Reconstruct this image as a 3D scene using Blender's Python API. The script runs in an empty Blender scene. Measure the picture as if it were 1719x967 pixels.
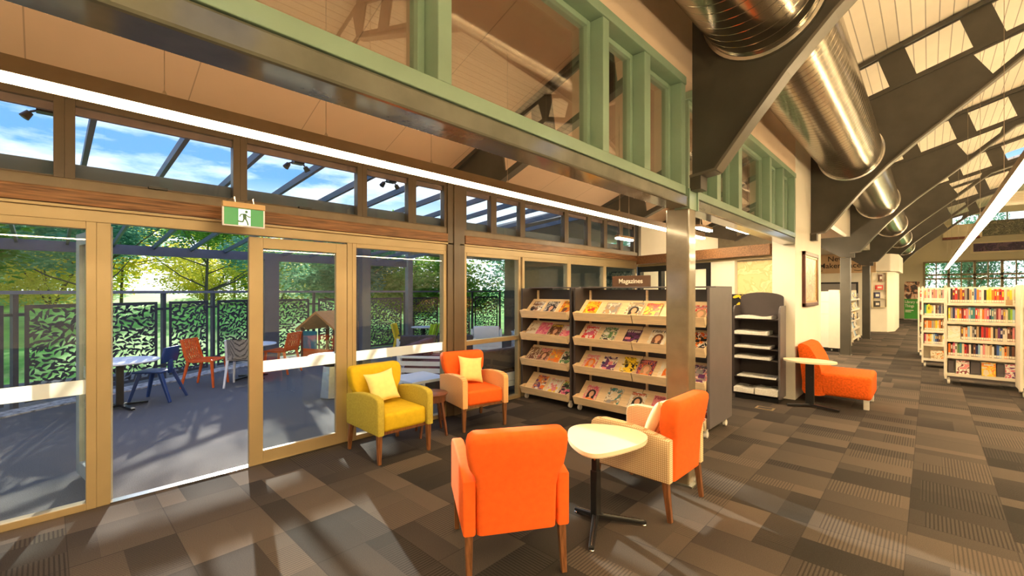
import bpy, bmesh, math, random
from mathutils import Vector, Matrix
from mathutils.geometry import tessellate_polygon
R = math.radians
PI = math.pi
random.seed(7)
SC = bpy.context.scene
COL = SC.collection

# ------------------------------------------------------------------ camera, world, sun, exposure
cam_d = bpy.data.cameras.new('camera')
cam = bpy.data.objects.new('camera', cam_d)
COL.objects.link(cam)
cam.location = (0, 0, 1.6)
cam.rotation_euler = (R(90), 0, R(43.41))
cam_d.sensor_width = 36
cam_d.lens = 740 / 1719 * 36
cam_d.shift_y = 4.5 / 1719
cam_d.clip_end = 500
SC.camera = cam

SC.view_settings.view_transform = 'Standard'
SC.view_settings.look = 'None'
SC.view_settings.exposure = 0.68
SC.view_settings.gamma = 1
SC.view_settings.use_curve_mapping = False

SKY = 1.8
STRIP = 44.0
HALL_STRIP = 44.0
WARM = (1.0, 0.73, 0.39)

world = bpy.data.worlds.new('sky')
SC.world = world
world.use_nodes = True
wn = world.node_tree
wn.nodes.clear()


def nnew(nt, t, **kw):
    n = nt.nodes.new(t)
    for k, v in kw.items():
        setattr(n, k, v)
    return n


def build_sky():
    L = wn.links
    tc = nnew(wn, 'ShaderNodeTexCoord')
    sep = nnew(wn, 'ShaderNodeSeparateXYZ')
    L.new(tc.outputs['Generated'], sep.inputs[0])
    rmp = nnew(wn, 'ShaderNodeValToRGB')
    e = rmp.color_ramp.elements
    e[0].position, e[0].color = 0.0, (1.0, 1.05, 1.08, 1)
    e[1].position, e[1].color = 1.0, (0.04, 0.12, 0.40, 1)
    m = e.new(0.22)
    m.color = (0.095, 0.235, 0.50, 1)
    L.new(sep.outputs['Z'], rmp.inputs[0])
    mp = nnew(wn, 'ShaderNodeMapping')
    mp.inputs['Scale'].default_value = (1.2, 1.2, 5.0)
    L.new(tc.outputs['Generated'], mp.inputs[0])
    nz = nnew(wn, 'ShaderNodeTexNoise')
    nz.inputs['Scale'].default_value = 2.6
    nz.inputs['Detail'].default_value = 7
    nz.inputs['Roughness'].default_value = 0.6
    L.new(mp.outputs[0], nz.inputs['Vector'])
    cr = nnew(wn, 'ShaderNodeValToRGB')
    cr.color_ramp.elements[0].position = 0.47
    cr.color_ramp.elements[1].position = 0.78
    L.new(nz.outputs['Fac'], cr.inputs[0])
    mx = nnew(wn, 'ShaderNodeMix', data_type='RGBA')
    L.new(cr.outputs[0], mx.inputs[0])
    L.new(rmp.outputs[0], mx.inputs[6])
    mx.inputs[7].default_value = (1.0, 1.0, 1.0, 1)
    bg = nnew(wn, 'ShaderNodeBackground')
    bg.inputs['Strength'].default_value = SKY
    L.new(mx.outputs[2], bg.inputs['Color'])
    out = nnew(wn, 'ShaderNodeOutputWorld')
    L.new(bg.outputs[0], out.inputs['Surface'])


build_sky()

sun_d = bpy.data.lights.new('sun', 'SUN')
sun_d.energy = 7.0
sun_d.color = (1.0, 0.93, 0.80)
sun_d.angle = R(0.6)
sun = bpy.data.objects.new('sun', sun_d)
COL.objects.link(sun)
SUN_DIR = Vector((-0.93, 0.24, 0.0)).normalized() * math.cos(R(17)) + Vector((0, 0, math.sin(R(17))))   # towards the sun
sun.rotation_euler = SUN_DIR.to_track_quat('Z', 'Y').to_euler()


# ------------------------------------------------------------------ materials
def hexc(h):
    h = h.lstrip('#')
    o = []
    for i in (0, 2, 4):
        c = int(h[i:i + 2], 16) / 255
        o.append(c / 12.92 if c <= 0.04045 else ((c + 0.055) / 1.055) ** 2.4)
    return tuple(o)


MATS = {}


def mat(name, col, rough=0.6, metal=0.0, var=0.12, scale=8.0, bump=0.0, bscale=60.0, stretch=(1, 1, 1), coat=0.0, spec=0.5, emit=0.0, trans=0.0):
    if name in MATS:
        return MATS[name]
    m = bpy.data.materials.new(name)
    m.use_nodes = True
    nt = m.node_tree
    L = nt.links
    b = nt.nodes['Principled BSDF']
    if isinstance(col, str):
        col = hexc(col)
    b.inputs['Roughness'].default_value = rough
    b.inputs['Metallic'].default_value = metal
    b.inputs['Coat Weight'].default_value = coat
    b.inputs['Coat Roughness'].default_value = 0.08
    b.inputs['Specular IOR Level'].default_value = spec
    tc = nnew(nt, 'ShaderNodeTexCoord')
    mp = nnew(nt, 'ShaderNodeMapping')
    mp.inputs['Scale'].default_value = stretch
    L.new(tc.outputs['Object'], mp.inputs[0])
    nz = nnew(nt, 'ShaderNodeTexNoise')
    nz.inputs['Scale'].default_value = scale
    nz.inputs['Detail'].default_value = 4
    L.new(mp.outputs[0], nz.inputs['Vector'])
    rp = nnew(nt, 'ShaderNodeValToRGB')
    rp.color_ramp.elements[0].position = 0.3
    rp.color_ramp.elements[1].position = 0.7
    rp.color_ramp.elements[0].color = tuple(c * (1 - var) for c in col) + (1,)
    rp.color_ramp.elements[1].color = tuple(min(1, c * (1 + var)) for c in col) + (1,)
    L.new(nz.outputs['Fac'], rp.inputs[0])
    L.new(rp.outputs[0], b.inputs['Base Color'])
    if emit:
        b.inputs['Emission Color'].default_value = tuple(col) + (1,)
        b.inputs['Emission Strength'].default_value = emit
    if bump:
        n2 = nnew(nt, 'ShaderNodeTexNoise')
        n2.inputs['Scale'].default_value = bscale
        n2.inputs['Detail'].default_value = 3
        L.new(mp.outputs[0], n2.inputs['Vector'])
        bp = nnew(nt, 'ShaderNodeBump')
        bp.inputs['Strength'].default_value = bump
        bp.inputs['Distance'].default_value = 0.01
        L.new(n2.outputs['Fac'], bp.inputs['Height'])
        L.new(bp.outputs[0], b.inputs['Normal'])
    MATS[name] = m
    return m


def emitter(name, col, strength):
    if name in MATS:
        return MATS[name]
    m = bpy.data.materials.new(name)
    m.use_nodes = True
    nt = m.node_tree
    nt.nodes.clear()
    e = nnew(nt, 'ShaderNodeEmission')
    e.inputs[0].default_value = tuple(col) + (1,)
    e.inputs[1].default_value = strength
    o = nnew(nt, 'ShaderNodeOutputMaterial')
    nt.links.new(e.outputs[0], o.inputs[0])
    MATS[name] = m
    return m


def glass(name, tint=(0.93, 0.96, 0.95), ior=1.5, rough=0.0):
    if name in MATS:
        return MATS[name]
    m = bpy.data.materials.new(name)
    m.use_nodes = True
    nt = m.node_tree
    nt.nodes.clear()
    t = nnew(nt, 'ShaderNodeBsdfTransparent')
    t.inputs[0].default_value = tuple(tint) + (1,)
    g = nnew(nt, 'ShaderNodeBsdfGlossy')
    g.inputs['Roughness'].default_value = rough
    f0 = ((ior - 1) / (ior + 1)) ** 2
    lwt = nnew(nt, 'ShaderNodeLayerWeight')
    fac = math_node(nt, 'ADD', math_node(nt, 'MULTIPLY', math_node(nt, 'POWER', lwt.outputs['Facing'], 5.0), 1 - f0), f0)
    mx = nnew(nt, 'ShaderNodeMixShader')
    nt.links.new(fac, mx.inputs[0])
    nt.links.new(t.outputs[0], mx.inputs[1])
    nt.links.new(g.outputs[0], mx.inputs[2])
    o = nnew(nt, 'ShaderNodeOutputMaterial')
    nt.links.new(mx.outputs[0], o.inputs[0])
    MATS[name] = m
    return m


def math_node(nt, op, a, b=None, c=None):
    n = nnew(nt, 'ShaderNodeMath', operation=op)
    for i, v in enumerate((a, b, c)):
        if v is None:
            continue
        if isinstance(v, (int, float)):
            n.inputs[i].default_value = v
        else:
            nt.links.new(v, n.inputs[i])
    return n.outputs[0]


def carpet_material():
    """half metre tiles, each turned by a quarter at random: plain, half plain, and pin-striped bands"""
    m = bpy.data.materials.new('carpet_tiles')
    m.use_nodes = True
    nt = m.node_tree
    L = nt.links
    b = nt.nodes['Principled BSDF']
    b.inputs['Roughness'].default_value = 0.95
    b.inputs['Specular IOR Level'].default_value = 0.25
    M = lambda op, a, b2=None, c=None: math_node(nt, op, a, b2, c)
    tc = nnew(nt, 'ShaderNodeTexCoord')
    sep = nnew(nt, 'ShaderNodeSeparateXYZ')
    L.new(tc.outputs['Object'], sep.inputs[0])
    u = M('DIVIDE', M('ADD', sep.outputs['X'], 100.105), 0.5)
    v = M('DIVIDE', M('ADD', sep.outputs['Y'], 99.91), 0.5)
    fu, fv = M('FLOOR', u), M('FLOOR', v)
    ru, rv = M('FRACT', u), M('FRACT', v)

    def rnd(dx):
        cb = nnew(nt, 'ShaderNodeCombineXYZ')
        L.new(fu, cb.inputs[0])
        L.new(fv, cb.inputs[1])
        cb.inputs[2].default_value = dx
        w = nnew(nt, 'ShaderNodeTexWhiteNoise', noise_dimensions='3D')
        L.new(cb.outputs[0], w.inputs['Vector'])
        return w.outputs['Value']
    r1, r2, r3, r4 = rnd(1.5), rnd(7.2), rnd(13.7), rnd(21.1)
    turn = M('GREATER_THAN', r1, 0.72)
    # a runs along the bands, c across
    a = M('ADD', M('MULTIPLY', ru, M('SUBTRACT', 1.0, turn)), M('MULTIPLY', rv, turn))
    c = M('ADD', M('MULTIPLY', rv, M('SUBTRACT', 1.0, turn)), M('MULTIPLY', ru, turn))
    # two bands across, split at a random place
    split = M('ADD', M('MULTIPLY', r2, 0.5), 0.25)
    band = M('GREATER_THAN', c, split)
    tone1 = r3
    tone2 = M('FRACT', M('ADD', M('MULTIPLY', r3, 3.7), r2))
    tone = M('ADD', M('MULTIPLY', tone1, M('SUBTRACT', 1.0, band)), M('MULTIPLY', tone2, band))
    # stripes in part of one band
    part = M('GREATER_THAN', M('FRACT', M('ADD', M('MULTIPLY', r4, 5.3), M('MULTIPLY', band, 0.37))), 0.60)
    seg = M('LESS_THAN', M('ABSOLUTE', M('SUBTRACT', a, r2)), 0.45)
    st = M('MULTIPLY', part, seg)
    wav = M('GREATER_THAN', M('SINE', M('MULTIPLY', a, 2 * PI * 24)), 0.25)
    stripe = M('MULTIPLY', st, wav)
    grad = M('MULTIPLY', M('SUBTRACT', a, 0.5), 0.25)
    val = M('ADD', M('MULTIPLY', tone, 0.85), grad)
    val = M('SUBTRACT', val, M('MULTIPLY', stripe, 0.42))
    val = M('ADD', val, M('MULTIPLY', st, 0.12))
    nz = nnew(nt, 'ShaderNodeTexNoise')
    nz.inputs['Scale'].default_value = 220
    nz.inputs['Detail'].default_value = 2
    L.new(tc.outputs['Object'], nz.inputs['Vector'])
    val = M('ADD', val, M('MULTIPLY', M('SUBTRACT', nz.outputs['Fac'], 0.5), 0.9))
    # thin joint
    ju = M('LESS_THAN', M('MINIMUM', M('MINIMUM', ru, M('SUBTRACT', 1.0, ru)), M('MINIMUM', rv, M('SUBTRACT', 1.0, rv))), 0.006)
    val = M('SUBTRACT', val, M('MULTIPLY', ju, 0.3))
    rp = nnew(nt, 'ShaderNodeValToRGB')
    e = rp.color_ramp.elements
    e[0].position, e[0].color = 0.0, (0.020, 0.0165, 0.014, 1)
    e[1].position, e[1].color = 1.0, (0.108, 0.082, 0.062, 1)
    mid = e.new(0.45)
    mid.color = (0.054, 0.043, 0.035, 1)
    L.new(val, rp.inputs[0])
    L.new(rp.outputs[0], b.inputs['Base Color'])
    bp = nnew(nt, 'ShaderNodeBump')
    bp.inputs['Strength'].default_value = 0.35
    bp.inputs['Distance'].default_value = 0.004
    L.new(M('SUBTRACT', nz.outputs['Fac'], M('MULTIPLY', stripe, 0.6)), bp.inputs['Height'])
    L.new(bp.outputs[0], b.inputs['Normal'])
    return m


def board_material(name, col, pitch, gap, axis='X', dark=0.45, rough=0.55):
    """flat lining with dark joints every `pitch` metres along `axis`"""
    m = bpy.data.materials.new(name)
    m.use_nodes = True
    nt = m.node_tree
    L = nt.links
    b = nt.nodes['Principled BSDF']
    b.inputs['Roughness'].default_value = rough
    tc = nnew(nt, 'ShaderNodeTexCoord')
    sep = nnew(nt, 'ShaderNodeSeparateXYZ')
    L.new(tc.outputs['Object'], sep.inputs[0])
    fr = math_node(nt, 'FRACT', math_node(nt, 'DIVIDE', math_node(nt, 'ADD', sep.outputs[axis], 100.0), pitch))
    j = math_node(nt, 'LESS_THAN', fr, gap / pitch)
    mx = nnew(nt, 'ShaderNodeMix', data_type='RGBA')
    L.new(j, mx.inputs[0])
    nz = nnew(nt, 'ShaderNodeTexNoise')
    nz.inputs['Scale'].default_value = 3
    L.new(tc.outputs['Object'], nz.inputs['Vector'])
    rp = nnew(nt, 'ShaderNodeValToRGB')
    rp.color_ramp.elements[0].color = tuple(c * 0.93 for c in col) + (1,)
    rp.color_ramp.elements[1].color = tuple(min(1, c * 1.05) for c in col) + (1,)
    L.new(nz.outputs['Fac'], rp.inputs[0])
    L.new(rp.outputs[0], mx.inputs[6])
    mx.inputs[7].default_value = tuple(c * dark for c in col) + (1,)
    L.new(mx.outputs[2], b.inputs['Base Color'])
    bp = nnew(nt, 'ShaderNodeBump')
    bp.inputs['Strength'].default_value = 0.5
    bp.inputs['Distance'].default_value = 0.006
    L.new(math_node(nt, 'SUBTRACT', 1.0, j), bp.inputs['Height'])
    L.new(bp.outputs[0], b.inputs['Normal'])
    return m


def check_fabric(name, c1, c2, n=70.0):
    m = bpy.data.materials.new(name)
    m.use_nodes = True
    nt = m.node_tree
    L = nt.links
    b = nt.nodes['Principled BSDF']
    b.inputs['Roughness'].default_value = 0.9
    tc = nnew(nt, 'ShaderNodeTexCoord')
    sep = nnew(nt, 'ShaderNodeSeparateXYZ')
    L.new(tc.outputs['Object'], sep.inputs[0])
    M = lambda op, a, b2=None: math_node(nt, op, a, b2)
    ly = M('LESS_THAN', M('FRACT', M('MULTIPLY', M('ADD', sep.outputs['Y'], 10.0), n)), 0.28)
    lz = M('LESS_THAN', M('FRACT', M('MULTIPLY', M('ADD', sep.outputs['Z'], 10.0), n)), 0.28)
    k = M('MAXIMUM', ly, lz)
    mx = nnew(nt, 'ShaderNodeMix', data_type='RGBA')
    L.new(k, mx.inputs[0])
    mx.inputs[6].default_value = tuple(c1) + (1,)
    mx.inputs[7].default_value = tuple(c2) + (1,)
    L.new(mx.outputs[2], b.inputs['Base Color'])
    bp = nnew(nt, 'ShaderNodeBump')
    bp.inputs['Strength'].default_value = 0.4
    bp.inputs['Distance'].default_value = 0.003
    L.new(M('SUBTRACT', 1.0, k), bp.inputs['Height'])
    L.new(bp.outputs[0], b.inputs['Normal'])
    MATS[name] = m
    return m


def cover_material(name, cols, scale=7.0, seed=0.0):
    """printed magazine or book cover: irregular fields of a few flat colours"""
    m = bpy.data.materials.new(name)
    m.use_nodes = True
    nt = m.node_tree
    L = nt.links
    b = nt.nodes['Principled BSDF']
    b.inputs['Roughness'].default_value = 0.32
    tc = nnew(nt, 'ShaderNodeTexCoord')
    mp = nnew(nt, 'ShaderNodeMapping')
    mp.inputs['Location'].default_value = (seed * 3.1, seed * 1.7, seed)
    L.new(tc.outputs['Object'], mp.inputs[0])
    nz = nnew(nt, 'ShaderNodeTexNoise')
    nz.inputs['Scale'].default_value = scale
    nz.inputs['Detail'].default_value = 2
    nz.inputs['Distortion'].default_value = 1.2
    L.new(mp.outputs[0], nz.inputs['Vector'])
    rp = nnew(nt, 'ShaderNodeValToRGB')
    rp.color_ramp.interpolation = 'CONSTANT'
    e = rp.color_ramp.elements
    n = len(cols)
    e[0].position, e[0].color = 0.0, tuple(cols[0]) + (1,)
    e[1].position, e[1].color = 0.36 + 0.3 / n, tuple(cols[1]) + (1,)
    for i in range(2, n):
        x = e.new(0.36 + 0.3 * i / n)
        x.color = tuple(cols[i]) + (1,)
    L.new(nz.outputs['Fac'], rp.inputs[0])
    L.new(rp.outputs[0], b.inputs['Base Color'])
    return m


def leaf_material(name, col, col2, transl=0.6):
    m = bpy.data.materials.new(name)
    m.use_nodes = True
    nt = m.node_tree
    nt.nodes.clear()
    L = nt.links
    tc = nnew(nt, 'ShaderNodeTexCoord')
    nz = nnew(nt, 'ShaderNodeTexNoise')
    nz.inputs['Scale'].default_value = 0.9
    nz.inputs['Detail'].default_value = 5
    L.new(tc.outputs['Object'], nz.inputs['Vector'])
    rp = nnew(nt, 'ShaderNodeValToRGB')
    rp.color_ramp.elements[0].position = 0.35
    rp.color_ramp.elements[1].position = 0.65
    rp.color_ramp.elements[0].color = tuple(col) + (1,)
    rp.color_ramp.elements[1].color = tuple(col2) + (1,)
    L.new(nz.outputs['Fac'], rp.inputs[0])
    d = nnew(nt, 'ShaderNodeBsdfDiffuse')
    t = nnew(nt, 'ShaderNodeBsdfTranslucent')
    L.new(rp.outputs[0], d.inputs[0])
    L.new(rp.outputs[0], t.inputs[0])
    mx = nnew(nt, 'ShaderNodeMixShader')
    mx.inputs[0].default_value = transl
    L.new(d.outputs[0], mx.inputs[1])
    L.new(t.outputs[0], mx.inputs[2])
    o = nnew(nt, 'ShaderNodeOutputMaterial')
    L.new(mx.outputs[0], o.inputs[0])
    MATS[name] = m
    return m


M_CARPET = carpet_material()
M_FROST = leaf_material('frosted_strip', (0.86, 0.90, 0.88), (0.92, 0.92, 0.86), 0.62)
M_CEIL = board_material('ceiling_boards', (0.80, 0.72, 0.60), 0.14, 0.012, 'X')
M_CEIL_AISLE = board_material('aisle_ceiling_sheets', (0.60, 0.43, 0.30), 0.9, 0.008, 'Y', 0.6)
M_WHITE = mat('white_wall_paint', (0.80, 0.76, 0.66), 0.7, var=0.03, scale=2)
M_PEACH = mat('warm_wall_paint', (0.70, 0.55, 0.42), 0.75, var=0.04, scale=2, bump=0.15, bscale=140)
M_STEEL = mat('dark_steel_paint', (0.062, 0.057, 0.046), 0.42, var=0.15, scale=3, bump=0.06, bscale=40)
M_FLANGE = mat('steel_flange_paint', (0.14, 0.125, 0.10), 0.32, var=0.15, scale=4)
M_GLOSS = mat('glossy_beam_paint', (0.125, 0.125, 0.095), 0.20, var=0.2, scale=5, bump=0.10, bscale=30, coat=0.6)
M_COLUMN = mat('glossy_brown_column_paint', (0.175, 0.135, 0.08), 0.22, var=0.2, scale=5, bump=0.10, bscale=30, coat=0.6)
M_SAGE = mat('sage_window_paint', (0.27, 0.40, 0.29), 0.3, var=0.08, scale=4, coat=0.3)
M_TAN = mat('champagne_aluminium', (0.37, 0.28, 0.15), 0.38, metal=0.25, var=0.06, scale=3)
M_BROWNF = mat('bronze_window_frame', (0.10, 0.070, 0.042), 0.4, var=0.1, scale=4)
M_TIMBER = mat('oiled_timber_beam', (0.24, 0.115, 0.048), 0.42, var=0.55, scale=6, stretch=(14, 0.6, 14), bump=0.5, bscale=10)
M_CHAIRWOOD = mat('stained_chair_wood', (0.19, 0.075, 0.028), 0.38, var=0.45, scale=9, stretch=(8, 8, 0.8))
M_DARKWOOD = mat('dark_stained_wood', (0.13, 0.045, 0.02), 0.35, var=0.35, scale=9, stretch=(6, 6, 1))
M_ORANGE = mat('orange_fabric', (0.90, 0.135, 0.018), 0.85, var=0.06, scale=30, bump=0.25, bscale=350, spec=0.2)
M_ORANGE2 = mat('deep_orange_velour', (0.80, 0.12, 0.012), 0.9, var=0.22, scale=45, bump=0.25, bscale=200, spec=0.2)
M_MUSTARD = mat('mustard_fabric', (0.60, 0.41, 0.016), 0.85, var=0.07, scale=25, bump=0.25, bscale=300, spec=0.2)
M_OLIVE = mat('olive_mustard_fabric', (0.42, 0.34, 0.05), 0.88, var=0.12, scale=60, bump=0.3, bscale=300, spec=0.2)
M_CHECK = check_fabric('cream_check_fabric', (0.78, 0.60, 0.36), (0.48, 0.30, 0.13))
M_CHECKO = check_fabric('peach_check_fabric', (0.85, 0.48, 0.20), (0.55, 0.24, 0.08))
M_CUSHION = mat('pale_yellow_cushion', (0.85, 0.68, 0.26), 0.9, var=0.05, scale=20, bump=0.25, bscale=250)
M_CREAM = mat('cream_laminate', (0.80, 0.70, 0.48), 0.35, var=0.03, scale=4)
M_EDGE = mat('pale_edge_banding', (0.62, 0.50, 0.34), 0.45, var=0.1, scale=20)
M_BLACK = mat('black_powder_coat', (0.012, 0.012, 0.013), 0.35, var=0.1)
M_CHROME = mat('polished_metal', (0.70, 0.68, 0.64), 0.18, metal=1.0, var=0.04)
M_DUCT = mat('galvanised_duct', (0.40, 0.355, 0.28), 0.20, metal=1.0, var=0.10, scale=2.5)
M_RACK = mat('charcoal_rack_board', (0.045, 0.036, 0.036), 0.5, var=0.12, scale=5)
M_RACKEND = mat('grey_brown_end_panel', (0.115, 0.10, 0.105), 0.45, var=0.08, scale=5)
M_SHELF = mat('maple_magazine_shelf', (0.80, 0.62, 0.38), 0.45, var=0.1, scale=5, stretch=(1, 8, 8))
M_CASTER = mat('pale_plastic_caster', (0.72, 0.68, 0.60), 0.4)
M_WSHELF = mat('white_shelf_metal', (0.78, 0.72, 0.60), 0.4, var=0.03)
M_PAPER = mat('paper_edges', (0.76, 0.70, 0.58), 0.7, var=0.1, scale=40, stretch=(1, 1, 20))
M_NEWS = cover_material('newsprint', [(0.84, 0.82, 0.76), (0.80, 0.77, 0.70), (0.74, 0.72, 0.66), (0.86, 0.84, 0.78)], 26)
M_GLASS = glass('clear_glass')
M_GLASSU = glass('upper_glass', (0.80, 0.79, 0.76), 2.3)
M_ASPHALT = mat('dark_asphalt', (0.118, 0.114, 0.114), 0.9, var=0.35, scale=160, bump=0.5, bscale=200)
M_GRAVEL = mat('river_gravel', (0.42, 0.40, 0.38), 0.85, var=0.6, scale=14, bump=0.8, bscale=14)
M_LAWN = mat('mown_grass', (0.20, 0.50, 0.06), 0.9, var=0.4, scale=0.6, bump=0.5, bscale=60)
M_FENCE = mat('fence_steel', (0.055, 0.058, 0.065), 0.5, var=0.1)
M_RAIL = mat('fence_rail_grey', (0.20, 0.21, 0.24), 0.45, var=0.1)
M_PERG = mat('pergola_blue_grey', (0.07, 0.085, 0.125), 0.45, var=0.1)
M_BLUEP = mat('navy_plastic', (0.018, 0.045, 0.17), 0.35, var=0.05)
M_ORGP = mat('orange_plastic', (0.80, 0.13, 0.015), 0.35, var=0.05)
M_LIME = mat('lime_plastic', (0.34, 0.62, 0.02), 0.35, var=0.05)
M_YELP = mat('yellow_plastic', (0.85, 0.58, 0.02), 0.35, var=0.05)
M_WEAVE = check_fabric('woven_grey', (0.42, 0.38, 0.33), (0.10, 0.09, 0.08), 45)
M_WHITEP = mat('white_outdoor_paint', (0.74, 0.76, 0.80), 0.4, var=0.03)
M_DCUSH = mat('charcoal_cushion', (0.055, 0.045, 0.05), 0.85, var=0.15, scale=20)
M_BARK = mat('tree_bark', (0.12, 0.085, 0.055), 0.9, var=0.35, scale=8, stretch=(4, 4, 0.6), bump=0.6, bscale=12)
M_GREEN = mat('exit_green', (0.035, 0.21, 0.06), 0.4, var=0.03, emit=0.6)
M_SIGNW = mat('exit_white', (0.75, 0.78, 0.72), 0.4, var=0.02, emit=0.7)
M_BROWNSIGN = mat('brown_sign', (0.10, 0.05, 0.025), 0.5)
M_LETTER = mat('white_lettering', (0.85, 0.80, 0.68), 0.5, var=0.02)
M_DARKTXT = mat('dark_lettering', (0.05, 0.03, 0.02), 0.6, var=0.02)
M_LAMP = emitter('warm_led_strip', WARM, STRIP)
M_LAMPH = emitter('hall_led_strip', WARM, HALL_STRIP)
M_LAMPU = emitter('warm_led_uplight', (1.0, 0.60, 0.30), 9.0)
M_LAMPHU = emitter('hall_led_uplight', WARM, 34.0)
M_LAMPS = emitter('small_led', (1.0, 0.78, 0.52), 60)
M_HOUSING = mat('strip_light_housing', (0.22, 0.13, 0.06), 0.45, var=0.08)
M_WIRE = mat('suspension_wire', (0.35, 0.28, 0.2), 0.4, metal=0.6)
M_SOFFIT = mat('pale_soffit', (0.50, 0.48, 0.44), 0.7, var=0.04)
M_EXTWALL = mat('tan_render', (0.36, 0.29, 0.20), 0.8, var=0.06)


# ------------------------------------------------------------------ geometry helpers
class MB:
    """collects shapes, then links them as ONE mesh object"""

    def __init__(s):
        s.v, s.f, s.mi = [], [], []
        s.cur = 0

    def add(s, vs, fs):
        o = len(s.v)
        s.v += [tuple(p) for p in vs]
        s.f += [tuple(i + o for i in f) for f in fs]
        s.mi += [s.cur] * len(fs)
        return s

    def box(s, x0, x1, y0, y1, z0, z1):
        vs = [(x, y, z) for z in (z0, z1) for y in (y0, y1) for x in (x0, x1)]
        return s.add(vs, [(0, 2, 3, 1), (4, 5, 7, 6), (0, 1, 5, 4), (2, 6, 7, 3), (0, 4, 6, 2), (1, 3, 7, 5)])

    def mbox(s, mtx, x0, x1, y0, y1, z0, z1):
        k = len(s.v)
        s.box(x0, x1, y0, y1, z0, z1)
        for i in range(k, len(s.v)):
            s.v[i] = tuple(mtx @ Vector(s.v[i]))
        return s

    def bar(s, p0, p1, w, h=None, w1=None, h1=None, up=(0, 0, 1)):
        """box beam from p0 to p1, w wide and h high, may taper"""
        h = w if h is None else h
        w1 = w if w1 is None else w1
        h1 = h if h1 is None else h1
        p0, p1 = Vector(p0), Vector(p1)
        d = (p1 - p0).normalized()
        upv = Vector(up)
        if abs(d.dot(upv)) > 0.97:
            upv = Vector((0, 1, 0))
        a = d.cross(upv).normalized()
        b = a.cross(d).normalized()
        vs = []
        for p, ww, hh in ((p0, w, h), (p1, w1, h1)):
            for sa, sb in ((-1, -1), (1, -1), (1, 1), (-1, 1)):
                vs.append(p + a * sa * ww / 2 + b * sb * hh / 2)
        return s.add(vs, [(3, 2, 1, 0), (4, 5, 6, 7), (0, 1, 5, 4), (1, 2, 6, 5), (2, 3, 7, 6), (3, 0, 4, 7)])

    def tube(s, pts, r, n=8, cap=True):
        pts = [Vector(p) for p in pts]
        rs = r if isinstance(r, (list, tuple)) else [r] * len(pts)
        rings = []
        for i, p in enumerate(pts):
            d = (pts[min(i + 1, len(pts) - 1)] - pts[max(i - 1, 0)]).normalized()
            up = Vector((0, 0, 1)) if abs(d.z) < 0.95 else Vector((0, 1, 0))
            a = d.cross(up).normalized()
            b = a.cross(d)
            rings.append([p + (a * math.cos(2 * PI * k / n) + b * math.sin(2 * PI * k / n)) * rs[i] for k in range(n)])
        vs = [q for rg in rings for q in rg]
        fs = []
        for i in range(len(pts) - 1):
            for k in range(n):
                k2 = (k + 1) % n
                fs.append((i * n + k, i * n + k2, (i + 1) * n + k2, (i + 1) * n + k))
        if cap:
            fs.append(tuple(range(n))[::-1])
            fs.append(tuple((len(pts) - 1) * n + k for k in range(n)))
        return s.add(vs, fs)

    def lathe(s, prof, n=24, c=(0, 0, 0), axis='z', cap=True):
        """profile of (radius, height) turned about an axis through c"""
        vs, fs = [], []
        for r_, h in prof:
            for k in range(n):
                t = 2 * PI * k / n
                x, y = r_ * math.cos(t), r_ * math.sin(t)
                p = (x, y, h) if axis == 'z' else ((x, h, y) if axis == 'y' else (h, x, y))
                vs.append((p[0] + c[0], p[1] + c[1], p[2] + c[2]))
        for i in range(len(prof) - 1):
            for k in range(n):
                k2 = (k + 1) % n
                fs.append((i * n + k, i * n + k2, (i + 1) * n + k2, (i + 1) * n + k))
        if cap:
            fs.append(tuple(range(n))[::-1])
            fs.append(tuple((len(prof) - 1) * n + k for k in range(n)))
        return s.add(vs, fs)

    def prism(s, outer, lo, hi, plane='xy', holes=()):
        """polygon (with holes) extruded between lo and hi along the third axis"""
        loops = [list(outer)] + [list(h) for h in holes]

        def p3(p, t):
            return {'xy': (p[0], p[1], t), 'xz': (p[0], t, p[1]), 'yz': (t, p[0], p[1])}[plane]
        flat = [p for lp in loops for p in lp]
        n = len(flat)
        tris = tessellate_polygon([[Vector((p[0], p[1], 0)) for p in lp] for lp in loops])
        vs = [p3(p, lo) for p in flat] + [p3(p, hi) for p in flat]
        fs = [tuple(t) for t in tris] + [tuple(i + n for i in t[::-1]) for t in tris]
        o = 0
        for lp in loops:
            k = len(lp)
            for i in range(k):
                j = (i + 1) % k
                fs.append((o + i, o + j, o + j + n, o + i + n))
            o += k
        return s.add(vs, fs)

    def rbox(s, x0, x1, y0, y1, z0, z1, r=0.03, seg=3, mtx=None):
        """rounded box"""
        bm = bmesh.new()
        bmesh.ops.create_cube(bm, size=1.0)
        for v in bm.verts:
            v.co = Vector(((x0 + x1) / 2 + v.co.x * (x1 - x0), (y0 + y1) / 2 + v.co.y * (y1 - y0), (z0 + z1) / 2 + v.co.z * (z1 - z0)))
        bmesh.ops.bevel(bm, geom=bm.edges[:], offset=r, segments=seg, affect='EDGES', profile=0.5)
        bm.verts.index_update()
        vs = [(mtx @ v.co) if mtx else v.co.copy() for v in bm.verts]
        fs = [tuple(v.index for v in f.verts) for f in bm.faces]
        bm.free()
        return s.add(vs, fs)

    def build(s, name, mats, parent=None, smooth=False, bevel=0.0, loc=None, sub=0, rot=None):
        me = bpy.data.meshes.new(name)
        me.from_pydata(s.v, [], s.f)
        if not isinstance(mats, (list, tuple)):
            mats = [mats]
        for m in mats:
            me.materials.append(m)
        for i, p in enumerate(me.polygons):
            p.material_index = s.mi[i]
        bm = bmesh.new()
        bm.from_mesh(me)
        bmesh.ops.recalc_face_normals(bm, faces=bm.faces)
        bm.to_mesh(me)
        bm.free()
        if smooth:
            me.shade_smooth()
            if smooth != 'all':
                try:
                    me.set_sharp_from_angle(angle=R(40))
                except Exception:
                    pass
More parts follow.
